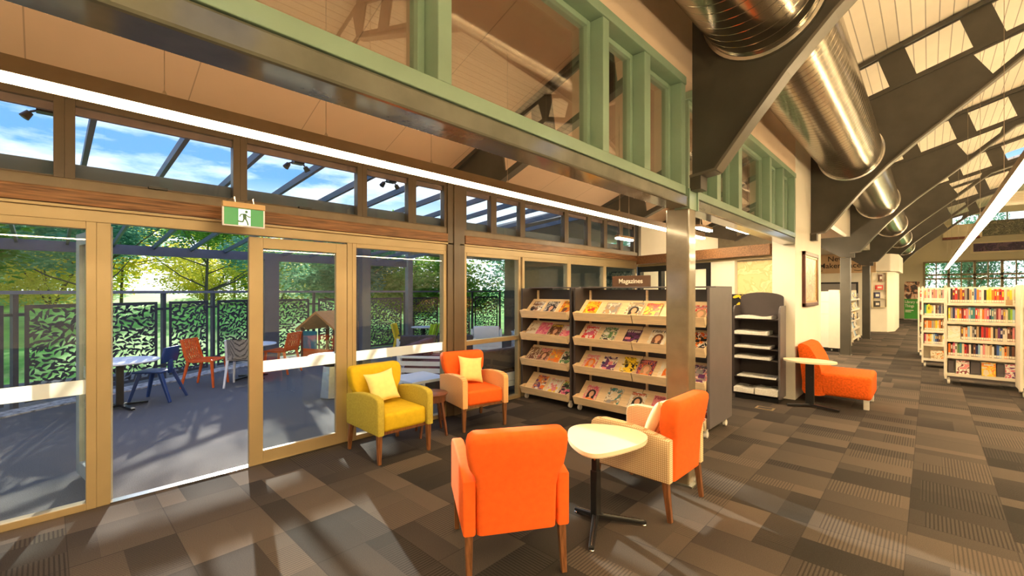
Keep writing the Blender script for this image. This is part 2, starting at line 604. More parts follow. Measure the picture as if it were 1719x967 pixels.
        o = bpy.data.objects.new(name, me)
        COL.objects.link(o)
        if parent is not None:
            o.parent = parent
        if loc:
            o.location = loc
        if rot:
            o.rotation_euler = rot
        if bevel:
            b = o.modifiers.new('bevel', 'BEVEL')
            b.width = bevel
            b.segments = 2
            b.limit_method = 'ANGLE'
            b.angle_limit = R(40)
        if sub:
            q = o.modifiers.new('subdivision', 'SUBSURF')
            q.levels = q.render_levels = sub
        return o


def tag(o, label, cat, group=None, kind=None):
    o['label'] = label
    o['category'] = cat
    if group:
        o['group'] = group
    if kind:
        o['kind'] = kind
    return o


def thing(name, label, cat, loc=(0, 0, 0), rz=0.0, group=None):
    o = bpy.data.objects.new(name, None)
    COL.objects.link(o)
    o.empty_display_size = 0.1
    o.location = loc
    o.rotation_euler = (0, 0, rz)
    return tag(o, label, cat, group)


def struct(o):
    o['kind'] = 'structure'
    return o


def sempty(name, loc=(0, 0, 0), rz=0.0):
    o = bpy.data.objects.new(name, None)
    COL.objects.link(o)
    o.location = loc
    o.rotation_euler = (0, 0, rz)
    return struct(o)


def dup(root, loc=None, rz=None, label=None, group=None, scale=None):
    r = root.copy()
    COL.objects.link(r)
    if loc is not None:
        r.location = loc
    if rz is not None:
        r.rotation_euler = (0, 0, rz)
    if scale is not None:
        r.scale = scale
    if label:
        r['label'] = label
    if group:
        r['group'] = group

    def rec(src, dst):
        for ch in list(src.children):
            c = ch.copy()
            COL.objects.link(c)
            c.parent = dst
            rec(ch, c)
    rec(root, r)
    return r


def lettering(name, text, size, mtl, parent=None, loc=(0, 0, 0), rot=(0, 0, 0), depth=0.002, align='CENTER', kern=1.0):
    cu = bpy.data.curves.new('text', 'FONT')
    cu.body = text
    cu.size = size
    cu.extrude = depth
    cu.offset = size * 0.012
    cu.space_character = kern
    cu.align_x = align
    cu.align_y = 'CENTER'
    t = bpy.data.objects.new('text', cu)
    COL.objects.link(t)
    dg = bpy.context.evaluated_depsgraph_get()
    me = bpy.data.meshes.new_from_object(t.evaluated_get(dg))
    me.materials.clear()
    me.materials.append(mtl)
    bpy.data.objects.remove(t)
    bpy.data.curves.remove(cu)
    o = bpy.data.objects.new(name, me)
    COL.objects.link(o)
    o.location = loc
    o.rotation_euler = rot
    if parent:
        o.parent = parent
    return o


def smooth_loop(pts, sub=4):
    """Catmull-Rom through a closed loop"""
    n = len(pts)
    out = []
    for i in range(n):
        p0, p1, p2, p3 = (Vector(pts[(i + k - 1) % n]) for k in range(4))
        for j in range(sub):
            t = j / sub
            out.append(tuple(0.5 * ((2 * p1) + (-p0 + p2) * t + (2 * p0 - 5 * p1 + 4 * p2 - p3) * t * t + (-p0 + 3 * p1 - 3 * p2 + p3) * t ** 3)))
    return out


ORD = ['first', 'second', 'third', 'fourth', 'fifth', 'sixth', 'seventh', 'eighth', 'ninth', 'tenth', 'eleventh', 'twelfth', 'thirteenth',
       'fourteenth', 'fifteenth', 'sixteenth', 'seventeenth', 'eighteenth', 'nineteenth', 'twentieth', 'twenty-first', 'twenty-second',
       'twenty-third', 'twenty-fourth', 'twenty-fifth', 'twenty-sixth', 'twenty-seventh', 'twenty-eighth', 'twenty-ninth', 'thirtieth']

# ================================================================== THE SETTING
FX = -4.48          # glass front
WX = -1.42          # face of the wall between aisle and hall
RIDGE = 4.0
ZW = 4.93           # ceiling height at the hall wall
SL = 0.305
END = 33.7


def roof_z(x):
    return 5.36 + SL * (x if x <= RIDGE else 2 * RIDGE - x)


struct(MB().box(FX - 0.06, 9.6, -4.2, END + 0.1, -0.12, 0.0).build('floor', M_CARPET))

# hall ceiling with one row of skylights (openings)
cb = MB()
xs = [WX - 0.15, 1.75, 2.65, RIDGE]
ys = [-4.2, 1.4, 2.6, 10.2, 11.4, 20.6, 22.3, END + 0.1]
for side in (0, 1):
    for i in range(3):
        for j in range(len(ys) - 1):
            if i == 1 and j % 2 == 1:
                continue
            q = [(xs[i], ys[j]), (xs[i + 1], ys[j]), (xs[i + 1], ys[j + 1]), (xs[i], ys[j + 1])]
            if side:
                q = [(2 * RIDGE - x, y) for x, y in q][::-1]
            lo = [(x, y, roof_z(x)) for x, y in q]
            hi = [(x, y, roof_z(x) + 0.12) for x, y in q]
            cb.add(lo + hi, [(0, 3, 2, 1), (4, 5, 6, 7), (0, 1, 5, 4), (1, 2, 6, 5), (2, 3, 7, 6), (3, 0, 4, 7)])
struct(cb.build('ceiling', M_CEIL))

# aisle ceiling, raking down to the glass front
AE, AS = 3.14, 0.385


def aisle_z(x):
    return AE + AS * (x - FX)


ac = MB()
ac.add([(FX - 0.08, -4.2, aisle_z(FX - 0.08)), (WX - 0.1, -4.2, aisle_z(WX - 0.1)), (WX - 0.1, 14.4, aisle_z(WX - 0.1)), (FX - 0.08, 14.4, aisle_z(FX - 0.08))] +
       [(FX - 0.08, -4.2, aisle_z(FX - 0.08) + 0.12), (WX - 0.1, -4.2, aisle_z(WX - 0.1) + 0.12), (WX - 0.1, 14.4, aisle_z(WX - 0.1) + 0.12), (FX - 0.08, 14.4, aisle_z(FX - 0.08) + 0.12)],
       [(0, 1, 2, 3), (4, 7, 6, 5), (0, 4, 5, 1), (1, 5, 6, 2), (2, 6, 7, 3), (3, 7, 4, 0)])
struct(ac.build('ceiling_aisle', M_CEIL_AISLE))
struct(MB().box(FX, WX - 0.1, 14.4, END, 2.95, 3.05).build('ceiling_back', M_WHITE))
struct(MB().prism([(FX, 2.95), (WX - 0.12, 2.95), (WX - 0.12, 4.36), (FX, 3.24)], 14.36, 14.46, 'xz').build('wall_gable', M_PEACH))

# walls
struct(MB().box(9.42, 9.6, -4.2, END, 0, 5.2).build('wall_right', M_WHITE))
struct(MB().box(FX, 9.6, -4.2, -4.05, 0, 6.8).build('wall_near', M_WHITE))
HEAD = 3.31          # head of the high windows
wl = MB().box(WX - 0.12, WX, -4.1, 7.53, HEAD, ZW + 0.02)
struct(wl.build('wall_left', M_PEACH))
struct(MB().box(WX - 0.30, WX, 7.53, 9.63, 0, ZW + 0.02).build('wall_pier', M_WHITE, bevel=0.004))
struct(MB().box(WX - 0.14, WX - 0.02, 9.63, END, 2.96, ZW + 0.02).build('wall_left_upper', M_WHITE))
struct(MB().box(FX - 0.1, FX, 8.7, 14.45, 0, 3.25).box(FX - 0.1, FX, 14.45, END, 0, 3.05).build('wall_aisle', M_WHITE))

# angled wall at the end of the aisle: black framed glazing, a white return and a lit patterned window
ANG = math.atan2(7.72 - 8.66, (WX - 0.30) - FX)
LEN = math.hypot(7.72 - 8.66, (WX - 0.30) - FX)
aw = sempty('wall_angled', (FX, 8.66, 0), ANG)
MB().box(0, LEN, -0.05, 0.12, 2.10, 2.15).build('head_rail', M_TAN, aw)
MB().box(1.80, 2.26, -0.04, 0.10, 0, 2.10).build('white_panel', M_WHITE, aw)
MB().box(2.26, LEN, 0.0, 0.10, 0, 1.0).build('lower_panel', M_WHITE, aw)
gf = MB()
for x in (0.04, 0.62, 1.22, 1.74):
    gf.box(x - 0.04, x + 0.04, -0.04, 0.06, 0, 2.1)
gf.box(0, 1.80, -0.04, 0.06, 1.99, 2.1).box(0, 1.80, -0.04, 0.06, 0, 0.1)
gf.build('black_frame', M_BLACK, aw)
MB().box(0.03, 1.76, 0.005, 0.015, 0.1, 2.0).build('pane', M_GLASS, aw)
M_PATT = cover_material('patterned_lit_glass', [(0.80, 0.66, 0.34), (0.74, 0.60, 0.28), (0.86, 0.74, 0.44), (0.78, 0.65, 0.36)], 5)
MB().box(2.26, LEN, 0.03, 0.05, 1.0, 2.08).build('patterned_pane', M_PATT, aw)
# dim room beyond the black glazing
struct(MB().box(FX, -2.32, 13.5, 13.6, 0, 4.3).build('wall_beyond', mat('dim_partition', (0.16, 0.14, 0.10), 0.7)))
for i, (x, z0) in enumerate(((-6.95, 1.0), (-5.85, 1.0))):
    pn = tag(MB().box(x, x + 0.9, 11.33, 11.37, z0, 2.15).build('leaf_screen', cover_material('leaf_print%d' % i, [(0.05, 0.06, 0.03), (0.30, 0.30, 0.16), (0.10, 0.11, 0.05), (0.45, 0.42, 0.25)], 8, i)),
             ('pale leaf patterned panel outside beyond the black glazing, nearer the corner', 'leaf patterned panel outside beyond the black glazing, above the magazine sign')[i], 'panel')

# timber beam over the angled wall
struct(MB().bar((FX + 0.05, 8.52, 2.235), (WX - 0.32, 7.60, 2.235), 0.10, 0.17).build('trim_3', M_TIMBER, bevel=0.006))

# ------------------------------------------------ glass front
struct(MB().box(FX - 0.02, FX + 0.06, -4.1, 3.50, 2.215, 2.325).box(FX - 0.02, FX + 0.06, 3.79, 8.55, 2.215, 2.325).build('trim_1', M_TIMBER, bevel=0.008))
fr = MB()
fr.box(FX - 0.06, FX + 0.02, -4.1, 8.6, 2.105, 2.21)            # head of doors and windows
fr.box(FX - 0.06, FX + 0.045, -4.1, 8.6, 2.19, 2.212)
struct(MB().box(FX - 0.06, FX + 0.025, -4.1, 8.6, 2.327, 2.40).build('trim_11', mat('olive_bronze_sill', (0.17, 0.12, 0.065), 0.4), bevel=0.003))
struct(fr.build('trim_2', M_TAN, bevel=0.003))
struct(MB().box(FX - 0.16, FX - 0.06, -4.1, 8.6, 2.38, 2.525).build('trim_4', M_PERG))       # outside flashing below the high lights
struct(MB().box(FX - 0.06, FX + 0.02, -4.1, 8.6, 2.985, 3.16).build('trim_5', M_BROWNF))
struct(MB().box(FX - 0.045, FX + 0.03, 0.33, 2.2, 0.0, 0.012).build('trim_6', M_CHROME))      # door sill

wcount = [0]


def window(y0, y1, z0, z1, mf, x=FX, fw=0.05, fd=0.06, gm=None, transom=None, sticker=False, rail=0.05, inset=0.0):
    wcount[0] += 1
    w = sempty('window_%d' % wcount[0], (x, (y0 + y1) / 2, z0))
    h = (y1 - y0) / 2
    f = MB()
    f.box(-fd, fd * 0.4, -h, -h + fw, 0, z1 - z0).box(-fd, fd * 0.4, h - fw, h, 0, z1 - z0)
    f.box(-fd, fd * 0.4, -h + fw, h - fw, 0, rail).box(-fd, fd * 0.4, -h + fw, h - fw, z1 - z0 - fw, z1 - z0)
    if transom:
        f.box(-fd, fd * 0.4, -h + fw, h - fw, transom - 0.03, transom + 0.03)
    f.build('window_frame', mf, w, bevel=0.003)
    MB().box(-inset - 0.004, -inset + 0.004, -h + fw * 0.8, h - fw * 0.8, rail * 0.8, z1 - z0 - fw * 0.8).build('pane', gm or M_GLASS, w)
    if sticker:
        MB().box(-inset + 0.0045, -inset + 0.006, -h + fw, h - fw, 0.845 - z0, 0.95 - z0).build('frosted_strip', M_FROST, w)
    return w


window(-2.1, 0.255, 0, 2.105, M_TAN, sticker=True, fw=0.055)
window(-4.05, -2.1, 0, 2.105, M_TAN, sticker=True, fw=0.055)
window(2.24, 3.50, 0, 2.105, M_TAN, sticker=True, fw=0.045)
window(3.79, 4.90, 0, 2.105, M_TAN, transom=0.90, fw=0.045)
window(4.94, 6.13, 0, 2.105, M_TAN, transom=0.90, fw=0.05)
window(6.13, 7.27, 0, 2.105, M_TAN, transom=0.90, fw=0.05)
window(7.27, 8.52, 0, 2.105, M_TAN, transom=0.90, fw=0.05)
for a, b in ((-3.9, -2.4), (-2.4, -1.2), (-1.2, 0.09), (0.09, 1.19), (1.19, 2.355), (2.355, 2.99), (2.99, 3.52), (3.78, 4.34), (4.34, 4.95), (4.95, 6.06), (6.06, 6.75), (6.75, 7.3), (7.3, 7.9), (7.9, 8.45)):
    w = window(a, b, 2.40, 2.985, M_BROWNF, fw=0.055, rail=0.012)
    if b - a > 0.9 and a > 0 and b < 3:
        MB().box(0.025, 0.06, -0.09, 0.03, 0.0, 0.016).build('winder_handle', M_BLACK, w)
    MB().box(-0.05, -0.015, -(b - a) / 2 + 0.05, (b - a) / 2 - 0.05, 0.475, 0.56).build('blind_cassette', mat('mauve_blind', (0.24, 0.15, 0.14), 0.7), w)

# posts of the glass front
struct(MB().box(FX - 0.10, FX + 0.02, 0.255, 0.335, 0, 2.105).build('trim_7', M_TAN, bevel=0.004))
struct(MB().box(FX - 0.06, FX + 0.02, 2.185, 2.24, 0, 2.105).build('trim_8', M_TAN, bevel=0.003))
cp = thing('facade_column', 'brown steel column in the glass front beside the far orange armchair', 'column', (FX, 3.645, 0))
MB().box(-0.10, 0.045, -0.14, 0.14, 0, 3.12).build('post', M_BROWNF, cp, bevel=0.004)
MB().box(0.046, 0.06, -0.05, 0.05, 0, 3.10).build('cover_strip', M_BROWNF, cp, bevel=0.003)
cp2 = thing('facade_column', 'grey corner column where the glass front meets the angled wall', 'column', (FX, 8.60, 0))
MB().box(-0.10, 0.05, -0.05, 0.06, 2.33, 3.12).build('post', M_FLANGE, cp2, bevel=0.004)

# doors: the left leaf stands open outwards, the right leaf is shut
d1 = sempty('door_1', (FX - 0.05, 0.33, 0), 0)


def door_leaf(root, w, flip):
    f = MB()
    st = 0.115
    f.box(-0.022, 0.022, 0, st, 0.012, 2.09).box(-0.022, 0.022, w - st, w, 0.012, 2.09)
    f.box(-0.022, 0.022, st, w - st, 0.012, 0.125).box(-0.022, 0.022, st, w - st, 1.99, 2.09)
    f.build('door_frame', M_TAN if not flip else mat('sunlit_door_frame', (0.33, 0.35, 0.33), 0.4), root, bevel=0.003)  # open leaf: sunlight on the frame is put into this paler grey
    MB().box(-0.004, 0.004, st - 0.01, w - st + 0.01, 0.11, 2.0).build('pane', M_GLASS, root)
    MB().box(0.0045, 0.006, st, w - st, 0.845, 0.95).build('frosted_strip', M_FROST, root)
    return root


door_leaf(d1, 0.92, True)
d1.rotation_euler = (0, 0, R(98))
d2 = sempty('door_2', (FX - 0.005, 1.262, 0), 0)
door_leaf(d2, 0.92, False)
hg = MB()
for z in (0.25, 1.0, 1.85):
    hg.box(-0.03, -0.005, -0.02, 0.02, z, z + 0.10)
hg.build('hinge', M_CHROME, d1)

# high windows between aisle and hall
BZ0, BZ1 = 2.28, 2.373
sill = MB().box(WX - 0.15, WX + 0.006, -4.1, 3.52, BZ1, 2.44).box(WX - 0.15, WX + 0.006, 3.78, 7.53, BZ1, 2.44)
struct(sill.build('trim_9', M_SAGE, bevel=0.004))
hd = MB().box(WX - 0.15, WX + 0.012, -4.1, 3.52, 3.245, HEAD).box(WX - 0.15, WX + 0.012, 3.78, 7.53, 3.245, HEAD)
struct(hd.build('trim_10', M_SAGE, bevel=0.004))


def high_light(y0, y1, post):
    """one pane with its sash; the post stands at the far side"""
    wcount[0] += 1
    w = sempty('window_%d' % wcount[0], (WX, y0, 2.44))
    h = 0.805
    W = y1 - y0
    f = MB()
    for a, b in ((0, 0.035), (W - 0.035, W)):
        f.box(-0.145, -0.085, a, b, 0, h)
    f.box(-0.145, -0.085, 0.035, W - 0.035, 0, 0.03).box(-0.145, -0.085, 0.035, W - 0.035, h - 0.035, h)
    f.build('sash', M_SAGE, w, bevel=0.003)
    if post:
        MB().box(-0.15, 0.004, W, W + post, 0, h).build('mullion', M_SAGE, w, bevel=0.004)
    MB().box(-0.118, -0.110, 0.02, W - 0.02, 0.02, h - 0.02).build('pane', M_GLASSU, w)
    return w


for a, b, p in ((-3.7, -2.5, 0.07), (-2.43, -1.40, 0.07), (-1.33, 0.0, 0.07), (0.07, 1.07, 0.07), (1.14, 2.29, 0.07), (2.36, 2.82, 0.09), (2.91, 3.44, 0.08),
                (3.80, 4.25, 0.10), (4.35, 4.88, 0.11), (4.99, 6.10, 0.09), (6.19, 6.75, 0.09), (6.84, 7.45, 0.08)):
    high_light(a, b, p)

# end wall with two bands of windows
ew = MB()
ew.prism([(WX - 0.1, 0), (9.5, 0), (9.5, roof_z(9.5)), (RIDGE, roof_z(RIDGE)), (WX - 0.1, roof_z(WX))], END, END + 0.12, 'xz',
         holes=[[(-0.2, 0.9), (7.6, 0.9), (7.6, 3.2), (-0.2, 3.2)], [(0.9, 5.05), (6.9, 5.05), (6.9, 5.62), (0.9, 5.62)]])
ew.box(FX, WX - 0.1, END, END + 0.12, 0, 3.05)
struct(ew.build('wall_end', mat('end_wall_paint', (0.66, 0.60, 0.42), 0.7, var=0.03, scale=1)))
wcount[0] += 1
w = sempty('window_%d' % wcount[0], (0, END, 0))
f = MB()
for i in range(9):
    x = -0.2 + 7.8 * i / 8
    f.box(x - 0.05, x + 0.05, -0.03, 0.1, 0.9, 3.2)
    if i < 8:
        f.box(x + 0.46, x + 0.51, -0.01, 0.08, 0.9, 3.2)
for z in (0.9, 2.2, 2.42, 3.12):
    f.box(-0.2, 7.6, -0.03, 0.1, z, z + 0.09)
f.build('window_frame', mat('window_frame_khaki', (0.34, 0.28, 0.16), 0.5), w)
MB().box(-0.2, 7.6, 0.05, 0.06, 0.9, 3.2).build('pane', M_GLASS, w)
wcount[0] += 1
w = sempty('window_%d' % wcount[0], (0, END, 0))
f = MB()
for i in range(7):
    f.box(0.9 + i - 0.03, 0.9 + i + 0.03, -0.02, 0.1, 5.05, 5.62)
f.build('window_frame', M_SAGE, w)
MB().box(0.9, 6.9, 0.05, 0.06, 5.05, 5.62).build('pane', M_GLASS, w)

# ------------------------------------------------ steel: beams, columns, trusses
for y0, y1, lab in ((-4.1, 3.60, 'long glossy grey steel beam under the high windows, left of the steel column'),
                    (3.76, 7.53, 'shorter glossy steel beam under the high windows, from the column to the white pier')):
    t = thing('steel_beam', lab, 'beam', (WX, y0, BZ0))
    MB().box(-0.165, 0.0, 0, y1 - y0, 0, BZ1 - BZ0).build('hollow_section', M_GLOSS, t, bevel=0.012)
    MB().box(-0.05, 0.012, y1 - y0 - 0.02 if y0 < 0 else 0.0, y1 - y0 if y0 < 0 else 0.02, -0.01, 0.15).build('end_plate', M_SAGE, t)

t = thing('steel_column', 'glossy brown steel column standing behind the right orange armchair', 'column', (-1.52, 3.685, 0))
MB().box(-0.10, 0.095, -0.08, 0.075, 0, 2.29).build('hollow_section', M_COLUMN, t, bevel=0.012)
MB().box(-0.02, 0.10, -0.085, 0.08, 2.27, 2.42).build('cap_plate', M_SAGE, t, bevel=0.003)
MB().box(-0.13, 0.13, -0.10, 0.10, 0, 0.012).build('base_plate', M_GLOSS, t)
for y, lab in ((13.7, 'dark steel column beyond the orange lounge chair, nearer of two'), (18.7, 'dark steel column at the far end of the disc rack'), (23.7, 'dark steel column beside the white kiosk')):
    t = thing('steel_column', lab, 'column', (-1.50, y, 0))
    MB().box(-0.11, 0.09, -0.12, 0.12, 0, 2.42).build('hollow_section', M_STEEL, t, bevel=0.01)
    MB().box(-0.13, 0.11, -0.14, 0.14, 0, 0.012).build('base_plate', M_FLANGE, t)

LOWER = [(-1.42, 2.53), (-1.22, 2.555), (-0.98, 2.87), (-0.74, 3.17), (-0.46, 3.47), (-0.15, 3.75), (0.37, 4.18), (0.89, 4.63), (1.30, 4.98)]


def mid_z(x):           # underside of the middle chord
    return 4.655 + 0.27 * x


def top_z(x):           # underside of the top chord
    return 5.25 + 0.275 * x


def truss(y, label, group=None):
    t = thing('roof_truss', label, 'truss', (0, y, 0), group=group)
    mz = lambda x: 4.72 + SL * (x - 0.0) - 0.03
    outer = LOWER + [(RIDGE, mz(RIDGE) - 0.02), (RIDGE, roof_z(RIDGE) - 0.01), (WX, roof_z(WX) - 0.01)]
    holes = []
    nrm = Vector((-SL, 1)).normalized()

    def par(x, k):       # point on chord line, k=0 middle chord top, k=1 top chord underside
        zb, zt = mz(x) + 0.10, roof_z(x) - 0.10
        return (x - 0.13 * k + 0.0, zb + (zt - zb) * k - 0.13 * k * SL)
    for a, b in ((-0.74, -0.43), (-0.13, 0.44), (0.74, 1.32), (1.62, 2.20), (2.50, 3.08), (3.38, 3.90)):
        holes.append([par(a, 0), par(b, 0), par(b, 1), par(a, 1)])
    # wedge between knee and middle chord
    holes.append([(0.44, mz(0.44) - 0.005), (0.62, 4.50), (1.08, 4.90), (1.12, mz(1.12) - 0.005)])
    cx, cz, rr = -0.9, 3.75, 0.410
    holes.append([(cx + rr * math.cos(2 * PI * k / 28), cz + rr * math.sin(2 * PI * k / 28)) for k in range(28)])
    MB().prism(outer, -0.012, 0.012, 'xz', holes).build('web_plate', M_STEEL, t)
    fl = MB()
    for p, q in zip(LOWER[:-1], LOWER[1:]):
        fl.bar((p[0], 0, p[1]), (q[0], 0, q[1]), 0.15, 0.022)
    fl.bar((LOWER[-1][0], 0, LOWER[-1][1]), (RIDGE, 0, mz(RIDGE) - 0.02), 0.15, 0.022)
    fl.build('bottom_flange', M_FLANGE, t)
    fm = MB()
    fm.bar((WX, 0, mz(WX) + 0.05), (RIDGE, 0, mz(RIDGE) + 0.05), 0.06, 0.05)
    fm.bar((WX, 0, roof_z(WX) - 0.05), (RIDGE, 0, roof_z(RIDGE) - 0.05), 0.12, 0.06)
    fm.build('chord_flange', M_STEEL, t)
    # the far half, mirrored at the ridge
    o2 = [(2 * RIDGE - x, z) for x, z in outer]
    h2 = [[(2 * RIDGE - x, z) for x, z in h] for h in holes[:-1]]
    MB().prism(o2, -0.012, 0.012, 'xz', h2).build('web_plate', M_STEEL, t)
    MB().box(-1.42, -1.33, -0.07, 0.07, 2.42, 2.53).build('bearing_plate', M_STEEL, t, bevel=0.004)
    if y > 10:
        MB().prism([(-1.42, 2.42), (-1.62, 2.44), (-2.35, 2.94), (-1.42, 2.94)], -0.012, 0.012, 'xz').build('knee_plate', M_STEEL, t)
    return t


TR = [(3.68, 'dark steel truss rising from the glossy column beside the high windows'),
      (8.7, 'dark steel truss rising from the white pier, second from the camera'),
      (13.7, 'dark steel truss above the nearer dark column, third from the camera'),
      (18.7, 'dark steel truss above the disc rack, fourth from the camera'),
      (23.7, 'dark steel truss above the white kiosk, fifth from the camera'),
      (28.7, 'dark steel truss nearest the end wall windows')]
for y, lab in TR:
    truss(y, lab)


def aisle_truss(y, label):
    t = thing('aisle_truss', label, 'truss', (0, y, 0))
    x0, x1 = FX + 0.07, WX - 0.16
    zb = lambda x: aisle_z(x) - 0.62 * min(1, (x - FX) / 1.0 + 0.10)
    outer = [(x0, zb(x0)), (FX + 0.9, zb(FX + 0.9)), (x1, zb(x1)), (x1, aisle_z(x1) - 0.005), (x0, aisle_z(x0) - 0.005)]
    holes = []
    x = FX + 0.95
    while x + 0.50 < x1:
        holes.append([(x, zb(x) + 0.08), (x + 0.44, zb(x + 0.44) + 0.08), (x + 0.40, aisle_z(x + 0.40) - 0.10), (x - 0.06, aisle_z(x - 0.06) - 0.10)])
        x += 0.72
    MB().prism(outer, -0.012, 0.012, 'xz', holes).build('web_plate', M_STEEL, t)
    MB().bar((FX + 0.9, 0, zb(FX + 0.9)), (x1, 0, zb(x1)), 0.10, 0.03).bar((x0, 0, aisle_z(x0) - 0.03), (x1, 0, aisle_z(x1) - 0.03), 0.10, 0.05).build('chord_flange', M_STEEL, t)


aisle_truss(3.62, 'brown steel truss under the aisle ceiling, seen above the strip light')
aisle_truss(7.1, 'brown steel truss under the aisle ceiling beyond the column')
aisle_truss(9.7, 'brown steel truss seen beyond the timber beam over the angled wall')
aisle_truss(12.0, 'farthest brown steel truss of the aisle, over the hidden room')
aisle_truss(-1.3, 'brown steel truss under the aisle ceiling at the near end')

# spiral duct
for i, (y0, y1, lab) in enumerate(((-2.5, 3.668, 'spiral metal duct nearest the camera, in front of the first truss'), (3.692, 8.688, 'shiny spiral metal duct between first and second truss'),
                                   (8.712, 13.688, 'shiny spiral duct between second and third truss'), (13.712, 18.688, 'spiral duct between third and fourth truss'),
                                   (18.712, 23.688, 'spiral duct between fourth and fifth truss'), (23.712, 28.688, 'farthest spiral duct near the end wall'))):
    t = thing('air_duct', lab, 'duct', (-0.9, y0, 3.75))
    pr = []
    L_ = y1 - y0
    n = int(L_ / 0.105)
    for k in range(n):
        yy = L_ * k / n
        pr += [(0.400, yy), (0.400, yy + 0.0985), (0.3965, yy + 0.0995), (0.3965, yy + 0.1025)]
    pr.append((0.400, L_))
    MB().lathe(pr, 48, axis='y').build('pipe', M_DUCT, t, smooth=True)
    MB().lathe([(0.402, L_ - 0.05), (0.425, L_ - 0.045), (0.425, L_ - 0.004), (0.402, L_ - 0.001)], 48, axis='y', cap=False).build('end_ring', M_CHROME, t, smooth=True)

# ------------------------------------------------ suspended strip lights
def strip_light(name, lab, x, z, y0, y1, w, em, wires, top, up=None):
    t = thing(name, lab, 'light', (x, y0, z))
    L_ = y1 - y0
    MB().box(-w / 2, w / 2, 0, L_, 0.012, 0.05).box(-w / 2, -w / 2 + 0.004, 0, L_, 0.05, 0.085).box(w / 2 - 0.004, w / 2, 0, L_, 0.05, 0.085).build('housing', M_HOUSING, t)
    MB().box(-w / 2 + 0.002, w / 2 - 0.002, 0.002, L_ - 0.002, -0.014, 0.0115).build('diffuser', em, t)
    if up:
        MB().box(-w / 2 + 0.006, w / 2 - 0.006, 0.01, L_ - 0.01, 0.0505, 0.060).build('upper_diffuser', up, t)
    for y in wires:
        MB().tube([(0, y - y0, 0.0605), (0, y - y0, top - z)], 0.0022, 6).lathe([(0.012, 0.0605), (0.012, 0.10), (0.004, 0.115)], 8, (0, y - y0, 0)).build('suspension_wire', M_WIRE, t)
    return t


strip_light('strip_light', 'long glowing strip light hanging in front of the glass doors', -2.8, 2.4925, -3.6, 7.7, 0.072, M_LAMP, (-2.05, -1.23, -0.41, 0.41, 1.23, 2.05, 2.9, 4.9, 7.3), aisle_z(-2.8), M_LAMPU)
strip_light('strip_light', 'long glowing strip light hanging in the hall above the bookcases', 0.58, 2.60, -3.0, 29.0, 0.10, M_LAMPH, (2.0, 4.5, 5.6, 7.0, 10, 13, 17, 22, 27), roof_z(0.58), M_LAMPHU)
strip_light('strip_light', 'strip light hanging at the middle of the hall', 3.6, 2.9, -3.0, 29.0, 0.10, M_LAMPH, (5, 10, 15), roof_z(3.6), M_LAMPHU)
strip_light('strip_light', 'strip light hanging on the far side of the hall', 6.6, 2.9, -3.0, 29.0, 0.10, M_LAMPH, (5, 10, 15), roof_z(6.6), M_LAMPHU)
for x, y, z, l, lab in ((-2.40, 6.4, 2.50, 0.5, 'short light tube below the aisle truss, nearest the column'), (-1.86, 6.0, 2.42, 0.9, 'short light tube hanging over the magazine rack end'),
                        (-3.7, 6.4, 2.46, 0.5, 'short light tube hanging by the corner window')):
    t = thing('tube_light', lab, 'light', (x, y, z))
    MB().box(-0.035, 0.035, 0, l, 0.012, 0.05).build('housing', M_HOUSING, t)
    MB().box(-0.033, 0.033, 0.005, l - 0.005, -0.012, 0.0115).build('diffuser', M_LAMPS, t)
    MB().tube([(0, 0.1, 0.05), (0, 0.1, aisle_z(x) - z)], 0.004, 6).tube([(0, l - 0.1, 0.05), (0, l - 0.1, aisle_z(x) - z)], 0.004, 6).build('hanger', M_WIRE, t)
t = thing('strip_light', 'added short strip light out of view behind the white pier, brightening the partition', 'light', (-2.3, 10.4, 2.30))  # unseen lamp, added behind the pier to warm the white partition
MB().box(-0.04, 0.04, 0, 3.2, 0.012, 0.06).build('housing', M_HOUSING, t)
MB().box(-0.038, 0.038, 0.005, 3.195, -0.02, 0.0115).build('diffuser', emitter('partition_fill_led', (1.0, 0.76, 0.46), 150), t)
MB().tube([(0, 0.3, 0.06), (0, 0.3, 1.6)], 0.004, 6).tube([(0, 2.9, 0.06), (0, 2.9, 1.6)], 0.004, 6).build('hanger', M_WIRE, t)
for y in (16.5, 21.5, 26.5, 31):
    t = thing('ceiling_downlight', 'round downlight in the low ceiling behind the disc rack', 'light', (-2.9, y, 2.95), group='downlights in the low back ceiling')
    MB().lathe([(0.20, -0.03), (0.22, 0.0)], 24).build('trim_ring', M_WHITE, t)
    MB().lathe([(0.19, -0.034), (0.19, -0.031)], 24).build('diffuser', M_LAMPS, t)

